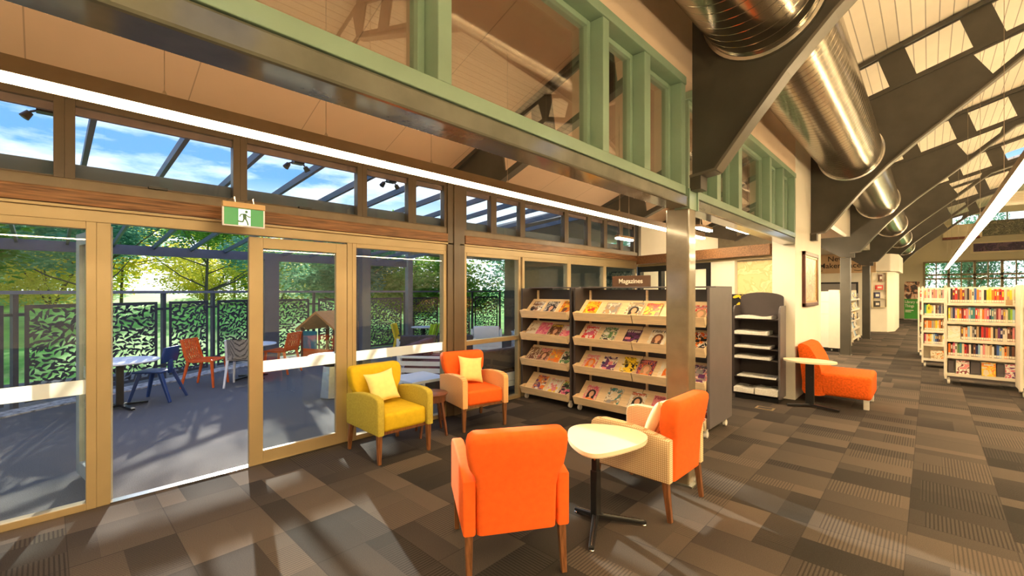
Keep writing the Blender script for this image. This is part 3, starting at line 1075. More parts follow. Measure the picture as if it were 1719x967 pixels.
# ================================================================== FURNITURE
def armchair(label, loc, rz, m_back, m_arm, m_seat, m_leg):
    t = thing('armchair', label, 'armchair', (loc[0], loc[1], 0), rz)
    W, D = 0.305, 0.31
    # seat cushion with a slightly crowned top
    bm = MB().rbox(-W + 0.072, W - 0.072, -D + 0.10, D, 0.285, 0.455, 0.035, 4)
    for i, (x, y, z) in enumerate(bm.v):
        if z > 0.40:
            k = max(0, 1 - (x / 0.24) ** 2) * max(0, 1 - ((y - 0.05) / 0.30) ** 2)
            bm.v[i] = (x, y, z + 0.022 * k)
    bm.build('seat', m_seat, t, smooth=True)
    # back: between the arms below, swelling over them above, leaning back
    b = MB()
    secs = [(0.265, 0.226, -0.315, -0.215), (0.30, 0.228, -0.318, -0.205), (0.50, 0.229, -0.330, -0.205), (0.585, 0.240, -0.342, -0.212), (0.63, 0.268, -0.348, -0.216), (0.70, 0.280, -0.358, -0.226),
            (0.775, 0.284, -0.370, -0.236), (0.808, 0.276, -0.372, -0.246), (0.826, 0.258, -0.362, -0.262), (0.830, 0.240, -0.345, -0.285)]
    rings = []
    for z, w, ya, yb in secs:
        r = min(0.03, (yb - ya) * 0.4)
        ring = []
        for cx, cy, a0 in ((w - r, yb - r, 0), (-w + r, yb - r, 90), (-w + r, ya + r, 180), (w - r, ya + r, 270)):
            for k in range(4):
                a = R(a0 + 30 * k)
                ring.append((cx + r * math.cos(a), cy + r * math.sin(a), z + (0.006 * (1 - (cx / 0.3) ** 2) if z > 0.8 else 0)))
        rings.append(ring)
    n = 16
    vs = [p for rg in rings for p in rg]
    fs = [(i * n + k, i * n + (k + 1) % n, (i + 1) * n + (k + 1) % n, (i + 1) * n + k) for i in range(len(rings) - 1) for k in range(n)]
    fs += [tuple(range(n))[::-1], tuple((len(rings) - 1) * n + k for k in range(n))]
    b.add(vs, fs)
    b.build('backrest', m_back, t, smooth=True)
    # arms: side panels down to the frame, humped top that rolls over at the front
    prof = [(-0.315, 0.27), (0.325, 0.27), (0.325, 0.555), (0.318, 0.585), (0.295, 0.607), (0.22, 0.622), (0.08, 0.622), (-0.06, 0.612), (-0.20, 0.590), (-0.315, 0.565)]
    for s_ in (-1, 1):
        x0, x1 = (W - 0.072, W) if s_ > 0 else (-W, -W + 0.072)
        bm = bmesh.new()
        pv = [[bm.verts.new((x, p[0], p[1])) for p in prof] for x in (x0, x1)]
        bm.faces.new(pv[0][::-1])
        bm.faces.new(pv[1])
        for i in range(len(prof)):
            j = (i + 1) % len(prof)
            bm.faces.new((pv[0][i], pv[0][j], pv[1][j], pv[1][i]))
        bmesh.ops.recalc_face_normals(bm, faces=bm.faces)
        eds = [e for e in bm.edges if abs(e.verts[0].co.x - e.verts[1].co.x) < 1e-5]
        bmesh.ops.bevel(bm, geom=eds, offset=0.014, segments=3, affect='EDGES', profile=0.5)
        bm.verts.index_update()
        MB().add([v.co.copy() for v in bm.verts], [tuple(v.index for v in f.verts) for f in bm.faces]).build('arm', m_arm, t, smooth=True)
        bm.free()
    MB().box(-W + 0.02, W - 0.02, -D + 0.02, D - 0.02, 0.262, 0.29).build('frame', m_leg, t)
    for sx in (-1, 1):
        MB().bar((sx * 0.268, 0.285, 0.275), (sx * 0.270, 0.290, 0.0), 0.046, 0.046, 0.030, 0.030, up=(0, 1, 0)).build('leg', m_leg, t, bevel=0.004)
        MB().bar((sx * 0.268, -0.275, 0.275), (sx * 0.272, -0.310, 0.0), 0.044, 0.044, 0.030, 0.032, up=(0, 1, 0)).build('leg', m_leg, t, bevel=0.004)
    return t


def face_rot(dx, dy):
    return math.atan2(-dx, dy)


f_front = (-0.836, 0.545)
c0 = (-1.66 + f_front[0] * 0.31, 1.80 + f_front[1] * 0.31)
armchair('orange armchair seen from behind, nearest the camera', c0, face_rot(*f_front), M_ORANGE, M_ORANGE, M_ORANGE, M_CHAIRWOOD)
armchair('orange armchair with cream checked arms in front of the steel column', (-1.60, 3.235), face_rot(-1, 0.02), M_ORANGE, M_CHECK, M_ORANGE, M_CHAIRWOOD)
armchair('mustard yellow armchair beside the closed glass door', (-3.945, 2.375), face_rot(1, -0.02), M_MUSTARD, M_OLIVE, M_MUSTARD, M_CHAIRWOOD)
f_far = (0.97, -0.24)
armchair('orange armchair with peach checked arms by the magazine rack', (-4.025, 3.57), face_rot(*f_far), M_ORANGE, M_CHECKO, M_ORANGE, M_CHAIRWOOD)


def cushion(label, loc, rot, m, s=0.36, th=0.12):
    n = 14
    vs, fs = [], []
    for side in (1, -1):
        for j in range(n + 1):
            for i in range(n + 1):
                u, v = 2 * i / n - 1, 2 * j / n - 1
                puff = (max(0, 1 - u * u) * max(0, 1 - v * v)) ** 0.42
                k = 1 - 0.10 * (1 - abs(u) ** 3) * abs(v) ** 2 if False else 1
                pinch = 1 - 0.13 * (1 - v * v) * abs(u) ** 2 - 0.0
                pinchv = 1 - 0.13 * (1 - u * u) * abs(v) ** 2
                vs.append((u * s / 2 * pinch * k, v * s / 2 * pinchv, side * (th / 2 * puff + 0.003)))
    m1 = (n + 1) * (n + 1)
    for j in range(n):
        for i in range(n):
            a = j * (n + 1) + i
            fs.append((a, a + 1, a + n + 2, a + n + 1))
            fs.append((m1 + a, m1 + a + n + 1, m1 + a + n + 2, m1 + a + 1))
    for i in range(n):
        for a, b in ((i, i + 1), (n * (n + 1) + i + 1, n * (n + 1) + i), ((i + 1) * (n + 1), i * (n + 1)), (i * (n + 1) + n, (i + 1) * (n + 1) + n)):
            fs.append((a, b, m1 + b, m1 + a))
    t = tag(MB().add(vs, fs).build('cushion', m, None, smooth='all', loc=loc), label, 'cushion')
    t.rotation_euler = rot
    return t


def place_cushion(label, chair, face, m, off=0.0, roll=0.0, th=0.12):
    """leaning on the backrest of an armchair that faces `face`"""
    fx, fy = Vector(face).normalized()
    p = Vector((chair[0], chair[1], 0)) + Vector((fx, fy, 0)) * (-0.105) + Vector((fy, -fx, 0)) * off + Vector((0, 0, 0.625))
    o = cushion(label, p, (0, 0, 0), m, s=0.325, th=th)
    o.rotation_euler = (Matrix.Rotation(face_rot(fx, fy), 4, 'Z') @ Matrix.Rotation(R(68), 4, 'X').inverted() @ Matrix.Rotation(roll, 4, 'Z')).to_euler()
    return o


M_STRIPE = board_material('striped_cushion', (0.82, 0.66, 0.36), 0.055, 0.016, 'X', 0.55, 0.9)
place_cushion('pale yellow cushion on the mustard armchair', (-3.945, 2.375), (1, -0.02), M_CUSHION, 0.02, R(6))
place_cushion('yellow cushion on the orange armchair by the magazine rack', (-4.025, 3.57), f_far, M_CUSHION, -0.02, R(-8))
place_cushion('striped cream cushion on the orange armchair in front of the column', (-1.60, 3.235), (-1, 0.02), M_STRIPE, 0.0, R(4))

# round wooden side table between the two far chairs
t = thing('side_table', 'round dark wooden side table between the mustard and far orange armchairs', 'table', (-4.06, 2.97, 0))
MB().lathe([(0.0, 0.435), (0.175, 0.435), (0.185, 0.44), (0.188, 0.452), (0.18, 0.458), (0.0, 0.458)], 32, cap=False).build('table_top', M_DARKWOOD, t, smooth=True)
MB().lathe([(0.160, 0.37), (0.165, 0.37), (0.165, 0.435), (0.160, 0.435)], 32, cap=False).lathe([(0.0, 0.371), (0.162, 0.371)], 32, cap=False).build('apron', M_DARKWOOD, t, smooth=True)
for k in range(4):
    a = R(20 + 90 * k)
    MB().bar((0.13 * math.cos(a), 0.13 * math.sin(a), 0.40), (0.205 * math.cos(a), 0.205 * math.sin(a), 0), 0.040, 0.030, 0.026, 0.022).build('leg', M_DARKWOOD, t, bevel=0.003)

# tripod laptop table
t = thing('pedestal_table', 'cream rounded triangle table on a black tripod foot between the near orange armchairs', 'table', (-1.68, 2.62, 0))
top_xy = [(-0.156, -0.112), (-0.223, 0.009), (-0.221, 0.119), (-0.139, 0.217), (-0.006, 0.292), (0.132, 0.306), (0.238, 0.26), (0.29, 0.189), (0.311, 0.088), (0.295, -0.042), (0.255, -0.195), (0.205, -0.298), (0.135, -0.323), (0.037, -0.286), (-0.067, -0.214)]
MB().prism(smooth_loop(top_xy, 5), 0.575, 0.600, 'xy').build('table_top', [M_CREAM], t, bevel=0.006)
MB().prism([(0.06 + (x - 0.06) * 0.985, y * 0.985) for x, y in smooth_loop(top_xy, 5)], 0.568, 0.575, 'xy').build('edge_band', M_EDGE, t)
MB().bar((0, 0, 0.03), (0, 0, 0.36), 0.052, 0.06).build('post', M_BLACK, t, bevel=0.006)
MB().bar((0, 0, 0.26), (0, 0.0, 0.568), 0.040, 0.048).build('inner_post', M_BLACK, t, bevel=0.005)
MB().tube([(0.01, -0.022, 0.44), (0.01, -0.030, 0.44)], 0.006, 8).build('bolt', M_CHROME, t)
MB().box(-0.08, 0.16, -0.07, 0.12, 0.555, 0.568).build('bracket', M_BLACK, t)
for (x, y), lab in (((0.18, -0.33), 0), ((0.28, 0.19), 0), ((-0.18, 0.02), 0)):
    d = Vector((x, y, 0))
    lg = MB().bar((0, 0, 0.045), (x, y, 0.022), 0.042, 0.032, 0.034, 0.020).build('leg', M_BLACK, t, bevel=0.004)
    MB().lathe([(0.016, 0), (0.018, 0.006), (0.012, 0.014)], 12, (x * 0.95, y * 0.95, 0)).build('foot', M_CHROME, lg)
    MB().bar((x * 0.15, y * 0.15, 0.060), (x * 0.97, y * 0.97, 0.035), 0.008, 0.004).build('trim_wire', M_CHROME, lg)

# ------------------------------------------------ magazine rack: a narrow and a wide unit on casters
RY0, RY1, RYB = 4.87, 5.60, 5.235
SHELF_Z = [1.31, 0.985, 0.615, 0.20]        # top edge of the front lips


def caster(parent, x, y, r=0.035):
    MB().lathe([(r * 0.5, -0.017), (r * 0.95, -0.017), (r, -0.012), (r, 0.012), (r * 0.95, 0.017), (r * 0.5, 0.017)], 16, (x, y, r), 'x').box(x - 0.012, x + 0.012, y - 0.02, y + 0.025, r * 1.6, r * 2 + 0.03).lathe([(0.024, 2 * r + 0.02), (0.024, 2 * r + 0.03)], 12, (x, y, 0)).build('caster', M_CASTER, parent, smooth=True)


def mag_rack(label, x0, x1, bays, end):
    t = thing('magazine_rack', label, 'rack', (x0, RY0, 0))
    W = x1 - x0
    D = RY1 - RY0
    zt = 1.635
    MB().box(0, 0.03, 0, D, 0.115, zt).build('side_panel', M_RACK, t, bevel=0.003)
    MB().box(W - 0.03, W, 0, D, 0.115, zt).build('end_panel' if end else 'side_panel', M_RACKEND if end else M_RACK, t, bevel=0.003)
    MB().box(0.03, W - 0.03, RYB - RY0 - 0.012, RYB - RY0 + 0.012, 0.13, zt - 0.02).build('back_panel', M_RACK, t)
    MB().box(0.0, W, 0.0 if False else 0.18, D, zt, zt + 0.015).build('top_panel', M_RACKEND, t, bevel=0.003)
    MB().box(0.03, W - 0.03, 0.02, D - 0.02, 0.115, 0.145).build('plinth', M_RACKEND, t, bevel=0.003)
    bw = (W - 0.06) / bays
    for b in range(bays + 1):
        xx = 0.045 + (W - 0.09) * b / bays
        s_ = MB().box(xx - 0.014, xx + 0.014, RYB - RY0 - 0.030, RYB - RY0 - 0.012, 0.15, zt - 0.03).build('slotted_upright', M_SHELF, t)
    for b in range(bays):
        xa, xb = 0.035 + bw * b, 0.03 + bw * (b + 1) - 0.006
        for z in SHELF_Z:
            sh = MB()
            prof = [(-0.075, z), (-0.068, z + 0.004), (-0.025, z - 0.085), (0.255, z + 0.165), (0.262, z + 0.158), (-0.02, z - 0.105), (-0.03, z - 0.105)]
            sh.prism(prof, xa, xb, 'yz')
            sh.prism([(-0.073, z), (-0.03, z - 0.10), (0.10, z + 0.015), (0.02, z + 0.02)], xa, xa + 0.005, 'yz').prism([(-0.073, z), (-0.03, z - 0.10), (0.10, z + 0.015), (0.02, z + 0.02)], xb - 0.005, xb, 'yz')
            sh.build('magazine_shelf', M_SHELF, t)
    for x in (0.06, W - 0.06):
        for y in (0.06, D - 0.06):
            caster(t, x, y)
    return t


mag_rack('narrow dark magazine rack on casters against the glass front', -4.42, -3.505, 1, False)
mag_rack('wide dark magazine rack on casters behind the steel column', -3.47, -1.70, 2, True)

t = thing('sign_board', 'brown sign reading Magazines standing on top of the magazine rack', 'sign', (-2.82, 5.235, 1.65))
MB().box(-0.27, 0.27, -0.012, 0.012, 0.0, 0.145).build('board', M_BROWNSIGN, t, bevel=0.003)
lettering('lettering', 'Magazines', 0.085, M_LETTER, t, (0, -0.013, 0.073), (R(90), 0, 0))

# --- magazines on the sloping shelves
PAL = dict(red=(0.60, 0.03, 0.025), orange=(0.80, 0.20, 0.02), yellow=(0.85, 0.58, 0.03), pink=(0.75, 0.25, 0.26), cream=(0.75, 0.64, 0.45), white=(0.78, 0.74, 0.66), black=(0.02, 0.018, 0.02),
           brown=(0.16, 0.06, 0.03), grey=(0.30, 0.28, 0.27), purple=(0.14, 0.035, 0.14), green=(0.10, 0.22, 0.08), skin=(0.72, 0.40, 0.24), blue=(0.05, 0.12, 0.40), navy=(0.02, 0.03, 0.12), teal=(0.05, 0.25, 0.27), tan=(0.45, 0.30, 0.16),
           lime=(0.35, 0.60, 0.05), sky=(0.30, 0.50, 0.70), maroon=(0.20, 0.02, 0.03), rose=(0.62, 0.10, 0.20))
FLAT = {k: mat('print_' + k, v, 0.35, var=0.04, scale=20) for k, v in PAL.items()}
SLOPE = math.atan2(0.25, 0.28)


def magazine(label, x, zi, cols, pic, thick=0.016, w=0.205, h=0.275, tilt=0.0, mast='white', lift=0.0):
    z = SHELF_Z[zi]
    y = RY0 - 0.020
    t = thing('magazine', label, 'magazine', (x, y - 0.004, z - 0.081 + lift), 0.0, 'magazines on the magazine rack')
    t.rotation_euler = (SLOPE, 0, tilt)
    MB().box(-w / 2, w / 2, 0, h, 0.002, thick - 0.0012).build('pages', M_PAPER, t)
    MB().box(-w / 2 - 0.001, w / 2 + 0.001, -0.001, h + 0.001, thick - 0.001, thick).build('cover', cover_material('cover ' + label[:40], [PAL[c] for c in cols], random.uniform(9, 16), random.uniform(0, 9)), t)
    zt = thick + 0.0004
    m = MB()
    n = random.randint(5, 7)
    cw = w * 0.86 / n
    for k in range(n):          # title bars
        xa = -w * 0.43 + cw * k
        v = random.choice((0, 1, 2))
        m.box(xa, xa + cw * 0.28, h * 0.84, h * 0.95, zt - 0.0004, zt)
        if v != 1:
            m.box(xa + cw * 0.28, xa + cw * 0.8, h * 0.925, h * 0.95, zt - 0.0004, zt)
        if v != 0:
            m.box(xa + cw * 0.55, xa + cw * 0.8, h * 0.84, h * 0.95, zt - 0.0004, zt)
    m.build('masthead', FLAT[mast], t)

    def ell(cx, cy, rx, ry, zz):
        return [(cx + rx * math.cos(2 * PI * k / 18), cy + ry * math.sin(2 * PI * k / 18), zz) for k in range(18)]
    p = MB()
    if pic[0] == 'portrait':
        mats = [FLAT[pic[1]], FLAT['skin'], FLAT[pic[2]]]
        p.cur = 0
        p.add(ell(0.01, h * 0.56, w * 0.30, h * 0.22, zt), [tuple(range(18))])
        p.add([(-w * 0.27, h * 0.30, zt), (w * 0.33, h * 0.30, zt), (w * 0.30, h * 0.56, zt), (-w * 0.27, h * 0.56, zt)], [(0, 1, 2, 3)])
        p.cur = 2
        p.add([(-w * 0.40, 0.006, zt + 0.0003), (w * 0.42, 0.006, zt + 0.0003), (w * 0.34, h * 0.27, zt + 0.0003), (w * 0.08, h * 0.35, zt + 0.0003), (-w * 0.05, h * 0.35, zt + 0.0003), (-w * 0.32, h * 0.26, zt + 0.0003)], [tuple(range(6))])
        p.cur = 1
        p.add(ell(0.01, h * 0.54, w * 0.17, h * 0.155, zt + 0.0006), [tuple(range(18))])
        p.add([(-w * 0.06, h * 0.30, zt + 0.0006), (w * 0.14, h * 0.30, zt + 0.0006), (w * 0.10, h * 0.42, zt + 0.0006), (-w * 0.02, h * 0.42, zt + 0.0006)], [(0, 1, 2, 3)])
        p.build('cover_picture', mats, t)
    elif pic[0] == 'blocks':
        mats = [FLAT[c] for c in pic[1:]]
        for k in range(7):
            p.cur = k % len(mats)
            xa = random.uniform(-w * 0.45, w * 0.2)
            ya = random.uniform(h * 0.04, h * 0.6)
            ww, hh = random.uniform(w * 0.18, w * 0.4), random.uniform(h * 0.06, h * 0.2)
            xb, yb = min(xa + ww, w * 0.48), ya + hh
            zz = zt + 0.0001 * (k + 1)
            p.add([(xa, ya, zz), (xb, ya, zz), (xb, yb, zz), (xa, yb, zz)], [(0, 1, 2, 3)])
        p.build('cover_picture', mats, t)
    elif pic[0] == 'discs':
        mats = [FLAT[c] for c in pic[1:]]
        for k in range(9):
            p.cur = k % len(mats)
            r_ = random.uniform(w * 0.08, w * 0.2)
            p.add(ell(random.uniform(-w * 0.28, w * 0.28), random.uniform(h * 0.14, h * 0.66), r_, r_, zt + 0.0001 * (k + 1)), [tuple(range(18))])
        p.build('cover_picture', mats, t)
    elif pic[0] == 'sticks':
        mats = [FLAT[c] for c in pic[1:]]
        for k in range(6):
            p.cur = k % len(mats)
            xa = -w * 0.40 + k * w * 0.135
            p.add([(xa, h * 0.08, zt), (xa + w * 0.085, h * 0.08, zt), (xa + w * 0.085, h * 0.42, zt), (xa + w * 0.04, h * 0.5, zt), (xa, h * 0.42, zt)], [(0, 1, 2, 3, 4)])
        p.build('cover_picture', mats, t)
    return t


MAGS = [
    # narrow unit
    ('brown and white magazine at the glass end of the narrow rack\'s top shelf', -4.19, 0, ['brown', 'tan', 'white', 'black'], ('blocks', 'white', 'brown'), 'white'),
    ('black and white magazine in the middle of the narrow rack\'s top shelf', -3.93, 0, ['black', 'grey', 'white', 'black'], ('portrait', 'black', 'white'), 'grey'),
    ('orange magazine on the narrow rack\'s top shelf beside the partition', -3.65, 0, ['orange', 'yellow', 'orange', 'brown'], ('discs', 'yellow', 'orange', 'brown'), 'brown'),
    ('plain cream booklet at the glass end of the narrow rack\'s second shelf', -4.27, 1, ['cream', 'cream', 'cream', 'tan'], ('none',), 'cream'),
    ('pink magazine on the narrow rack\'s second shelf', -4.06, 1, ['pink', 'rose', 'pink', 'cream'], ('blocks', 'rose', 'pink'), 'rose'),
    ('dark brown magazine with a pale face on the narrow rack\'s second shelf', -3.85, 1, ['brown', 'black', 'brown', 'tan'], ('portrait', 'brown', 'yellow'), 'yellow'),
    ('pink and cream magazine half behind the partition, narrow rack\'s second shelf', -3.64, 1, ['pink', 'cream', 'rose', 'white'], ('discs', 'pink', 'rose'), 'white'),
    ('brown food magazine at the glass end of the narrow rack\'s third shelf', -4.27, 2, ['tan', 'brown', 'cream', 'brown'], ('blocks', 'brown', 'cream'), 'brown'),
    ('magazine with a long brown haired woman on the narrow rack\'s third shelf', -4.06, 2, ['brown', 'pink', 'tan', 'brown'], ('portrait', 'brown', 'tan'), 'pink'),
    ('plain orange magazine on the narrow rack\'s third shelf', -3.85, 2, ['orange', 'tan', 'orange', 'yellow'], ('blocks', 'orange', 'tan'), 'tan'),
    ('cream and green magazine half behind the partition, narrow rack\'s third shelf', -3.64, 2, ['cream', 'green', 'cream', 'black'], ('blocks', 'black', 'green'), 'green'),
    ('orange and purple magazine at the glass end of the narrow rack\'s bottom shelf', -4.12, 3, ['cream', 'orange', 'tan', 'purple'], ('blocks', 'orange', 'purple', 'white'), 'orange'),
    ('thick white magazine in the middle of the narrow rack\'s bottom shelf', -3.87, 3, ['white', 'cream', 'white', 'pink'], ('discs', 'pink', 'yellow'), 'tan'),
    ('green and pink magazine at the partition end of the narrow rack\'s bottom shelf', -3.64, 3, ['green', 'cream', 'rose', 'black'], ('blocks', 'black', 'rose'), 'yellow'),
    # wide unit
    ('orange and yellow magazine at the partition end of the wide rack\'s top shelf', -3.24, 0, ['yellow', 'orange', 'yellow', 'red'], ('discs', 'orange', 'yellow', 'red'), 'orange'),
    ('grey brown magazine, second on the wide rack\'s top shelf', -2.95, 0, ['grey', 'tan', 'grey', 'white'], ('blocks', 'grey', 'tan'), 'white'),
    ('pale cream magazine with a small portrait on the wide rack\'s top shelf', -2.64, 0, ['cream', 'white', 'tan', 'grey'], ('portrait', 'black', 'grey'), 'tan'),
    ('red and yellow gossip magazine on the wide rack\'s top shelf', -2.40, 0, ['yellow', 'red', 'orange', 'yellow'], ('discs', 'yellow', 'brown', 'orange'), 'red'),
    ('magazine with a smiling face in a hat showing past the column, top shelf', -1.84, 0, ['pink', 'red', 'cream', 'orange'], ('portrait', 'tan', 'pink'), 'grey'),
    ('red spotted magazine at the partition end of the wide rack\'s second shelf', -3.27, 1, ['red', 'white', 'red', 'pink'], ('discs', 'red', 'white', 'rose'), 'red'),
    ('white and green bicycle magazine on the wide rack\'s second shelf', -2.98, 1, ['cream', 'green', 'white', 'black'], ('discs', 'green', 'white', 'black'), 'green'),
    ('dark violet magazine with white title on the wide rack\'s second shelf', -2.66, 1, ['black', 'purple', 'black', 'purple'], ('blocks', 'purple', 'pink'), 'white'),
    ('white magazine with a dark haired face on the wide rack\'s second shelf', -2.33, 1, ['white', 'cream', 'white', 'white'], ('portrait', 'brown', 'black'), 'black'),
    ('orange and black magazine showing past the column, second shelf', -1.84, 1, ['orange', 'black', 'white', 'orange'], ('blocks', 'black', 'orange'), 'red'),
    ('pink magazine with a woman in yellow at the wide rack\'s third shelf', -3.26, 2, ['pink', 'cream', 'pink', 'rose'], ('portrait', 'orange', 'yellow'), 'pink'),
    ('violet and white magazine, second on the wide rack\'s third shelf', -2.99, 2, ['purple', 'white', 'cream', 'navy'], ('blocks', 'purple', 'pink', 'navy'), 'purple'),
    ('black and bright yellow magazine on the wide rack\'s third shelf', -2.70, 2, ['yellow', 'black', 'yellow', 'cream'], ('blocks', 'yellow', 'black'), 'yellow'),
    ('thick purple magazine with a fair haired woman on the third shelf', -2.48, 2, ['purple', 'orange', 'purple', 'black'], ('portrait', 'tan', 'orange'), 'pink'),
    ('cream magazine with a red haired portrait on the wide rack\'s third shelf', -2.20, 2, ['cream', 'white', 'cream', 'cream'], ('portrait', 'orange', 'cream'), 'cream'),
    ('lilac magazine with a dark title showing past the column, third shelf', -1.84, 2, ['grey', 'pink', 'white', 'purple'], ('blocks', 'purple', 'grey'), 'navy'),
    ('magazine with a black haired woman on the wide rack\'s bottom shelf', -3.25, 3, ['pink', 'cream', 'pink', 'rose'], ('portrait', 'black', 'orange'), 'rose'),
    ('pale floral magazine on the wide rack\'s bottom shelf', -2.92, 3, ['cream', 'white', 'tan', 'teal'], ('discs', 'cream', 'tan', 'grey'), 'teal'),
    ('red topped magazine with a dark haired woman on the bottom shelf', -2.60, 3, ['cream', 'white', 'tan', 'cream'], ('portrait', 'black', 'white'), 'red'),
    ('pink magazine with a row of red lipsticks on the bottom shelf', -2.30, 3, ['pink', 'pink', 'rose', 'pink'], ('sticks', 'red', 'rose'), 'maroon'),
    ('dark magazine showing past the column on the bottom shelf', -1.85, 3, ['black', 'red', 'white', 'brown'], ('portrait', 'brown', 'red'), 'white'),
]
for (lab, x, zi, cols, pic, mast) in MAGS:
    magazine(lab, x, zi, cols, pic, thick=random.uniform(0.012, 0.03), mast=mast, h=random.uniform(0.290, 0.315), w=random.uniform(0.194, 0.206))

# ------------------------------------------------ newspaper rack
NX, NY = -2.15, 7.10
t = thing('newspaper_rack', 'dark newspaper rack with arched back panel beside the white pier', 'rack', (NX, NY, 0))
side = [(0.0, 0.06), (0.34, 0.06), (0.34, 1.38), (0.10, 1.38), (0.05, 1.365), (0.015, 1.33), (0.0, 1.28)]
MB().prism(side, 0, 0.025, 'yz').build('side_panel', M_RACK, t, bevel=0.003)
MB().prism(side, 0.605, 0.63, 'yz').build('side_panel', M_RACKEND, t, bevel=0.003)
arch = [(0.025, 0.06), (0.605, 0.06), (0.605, 1.50)] + [(0.315 + 0.29 * math.cos(R(a)), 1.50 + 0.075 * math.sin(R(a))) for a in range(15, 180, 15)] + [(0.025, 1.50)]
MB().prism(arch, 0.315, 0.338, 'xz').build('back_panel', M_RACK, t)
NZ = [0.10, 0.335, 0.60, 0.76, 0.955, 1.19]
for z in NZ:
    MB().box(0.025, 0.605, 0.01, 0.315, z - 0.018, z).build('shelf', M_RACK, t)
MB().box(0.03, 0.60, 0.03, 0.31, 0.0, 0.06).build('plinth', M_BLACK, t)


def newspaper(label, x0, x1, z, th, lump=0.0, dy=0.0):
    n = 10
    vs, fs = [], []
    for k in range(n + 1):
        u = k / n
        x = x0 + (x1 - x0) * u
        hz = 1.5 * th * (1 + lump * math.sin(u * 7.0 + x0 * 9) * (0.4 + u))
        for yy, zz in ((-0.01, 0.0), (-0.01, hz * 0.9), (0.15, hz * 1.05), (0.30, hz)):
            vs.append((x, yy + dy, zz))
        vs.append((x, 0.30 + dy, 0.0))
    for k in range(n):
        a = k * 5
        for j in range(5):
            j2 = (j + 1) % 5
            fs.append((a + j, a + 5 + j, a + 5 + j2, a + j2))
    fs += [(0, 1, 2, 3, 4), tuple(n * 5 + i for i in (4, 3, 2, 1, 0))]
    root = tag(MB().add(vs, fs).build('newspaper', M_NEWS, None, smooth=True, loc=(NX, NY, z + 0.001)), label, 'newspaper', 'newspapers in the newspaper rack')
    h = MB()
    for k in range(3):
        a = x0 + (x1 - x0) * (0.1 + 0.28 * k)
        h.box(a, a + (x1 - x0) * 0.22, 0.08 + dy, 0.085 + 0.02 * k + dy, th * 1.5 * (1.12 + lump), th * 1.5 * (1.12 + lump) + 0.001)
    h.build('headline', FLAT['black'], root)
    return root


newspaper('crumpled newspaper on the top shelf of the newspaper rack', 0.04, 0.52, NZ[5], 0.022, 0.35)
newspaper('thick folded newspaper on the second shelf from the top', 0.03, 0.47, NZ[4], 0.034, 0.1)
newspaper('newspaper on the third shelf from the top of the newspaper rack', 0.03, 0.50, NZ[3], 0.022, 0.1)
newspaper('newspaper on the fourth shelf from the top of the newspaper rack', 0.03, 0.50, NZ[2], 0.026, 0.15)
newspaper('flat newspaper on the fifth shelf of the newspaper rack', 0.07, 0.58, NZ[1], 0.012, 0.05, -0.015)
newspaper('newspaper pile on the bottom shelf of the rack, window side', 0.03, 0.30, NZ[0], 0.050, 0.1, -0.03)
newspaper('newspaper pile on the bottom shelf of the rack, pier side', 0.315, 0.60, NZ[0], 0.060, 0.1, -0.03)

# dark board with yellow leaves behind the rack
t = thing('pinboard', 'black panel with yellow leaf cut-outs behind the newspaper rack', 'panel', (-2.30, 7.50, 0))
MB().box(0, 0.50, 0, 0.03, 0.0, 1.545).build('board', M_BLACK, t)
for k, (x, z, a) in enumerate(((0.09, 1.51, 20), (0.16, 1.49, -40), (0.11, 1.37, 60), (0.15, 1.34, 15), (0.22, 1.52, 0), (0.28, 1.50, 50))):
    l = [(0.055 * math.cos(R(q)) * 1.0, 0.022 * math.sin(R(q))) for q in range(0, 360, 30)]
    ca, sa = math.cos(R(a)), math.sin(R(a))
    MB().prism([(x + p * ca - q * sa, min(1.54, z + p * sa + q * ca)) for p, q in l], -0.003, -0.0005, 'xz').build('yellow_leaf', FLAT['yellow'], t)

# ------------------------------------------------ framed painting on the pier
t = thing('framed_painting', 'dark framed pale painting hanging on the white pier', 'painting', (WX, 8.55, 1.78))
pf = MB()
hw, hh = 0.56, 0.43
for a, b, c_, d_ in ((-hw, hw, hh - 0.06, hh), (-hw, hw, -hh, -hh + 0.06), (-hw, -hw + 0.06, -hh, hh), (hw - 0.06, hw, -hh, hh)):
    pf.box(0.002, 0.045, a, b, c_, d_)
pf.build('frame', mat('mahogany_frame', (0.10, 0.03, 0.02), 0.35, var=0.3, scale=6), t, bevel=0.006)
sl = MB()
for a, b, c_, d_ in ((-hw + 0.06, hw - 0.06, hh - 0.09, hh - 0.06), (-hw + 0.06, hw - 0.06, -hh + 0.06, -hh + 0.09), (-hw + 0.06, -hw + 0.09, -hh + 0.06, hh - 0.06), (hw - 0.09, hw - 0.06, -hh + 0.06, hh - 0.06)):
    sl.box(0.002, 0.036, a, b, c_, d_)
sl.build('gilt_slip', mat('gilt', (0.55, 0.36, 0.12), 0.35, metal=0.5), t)
MB().box(0.002, 0.022, -hw + 0.08, hw - 0.08, -hh + 0.08, hh - 0.08).build('canvas', cover_material('canvas_paint', [(0.55, 0.42, 0.22), (0.62, 0.50, 0.28), (0.40, 0.28, 0.13), (0.68, 0.58, 0.36)], 5), t)

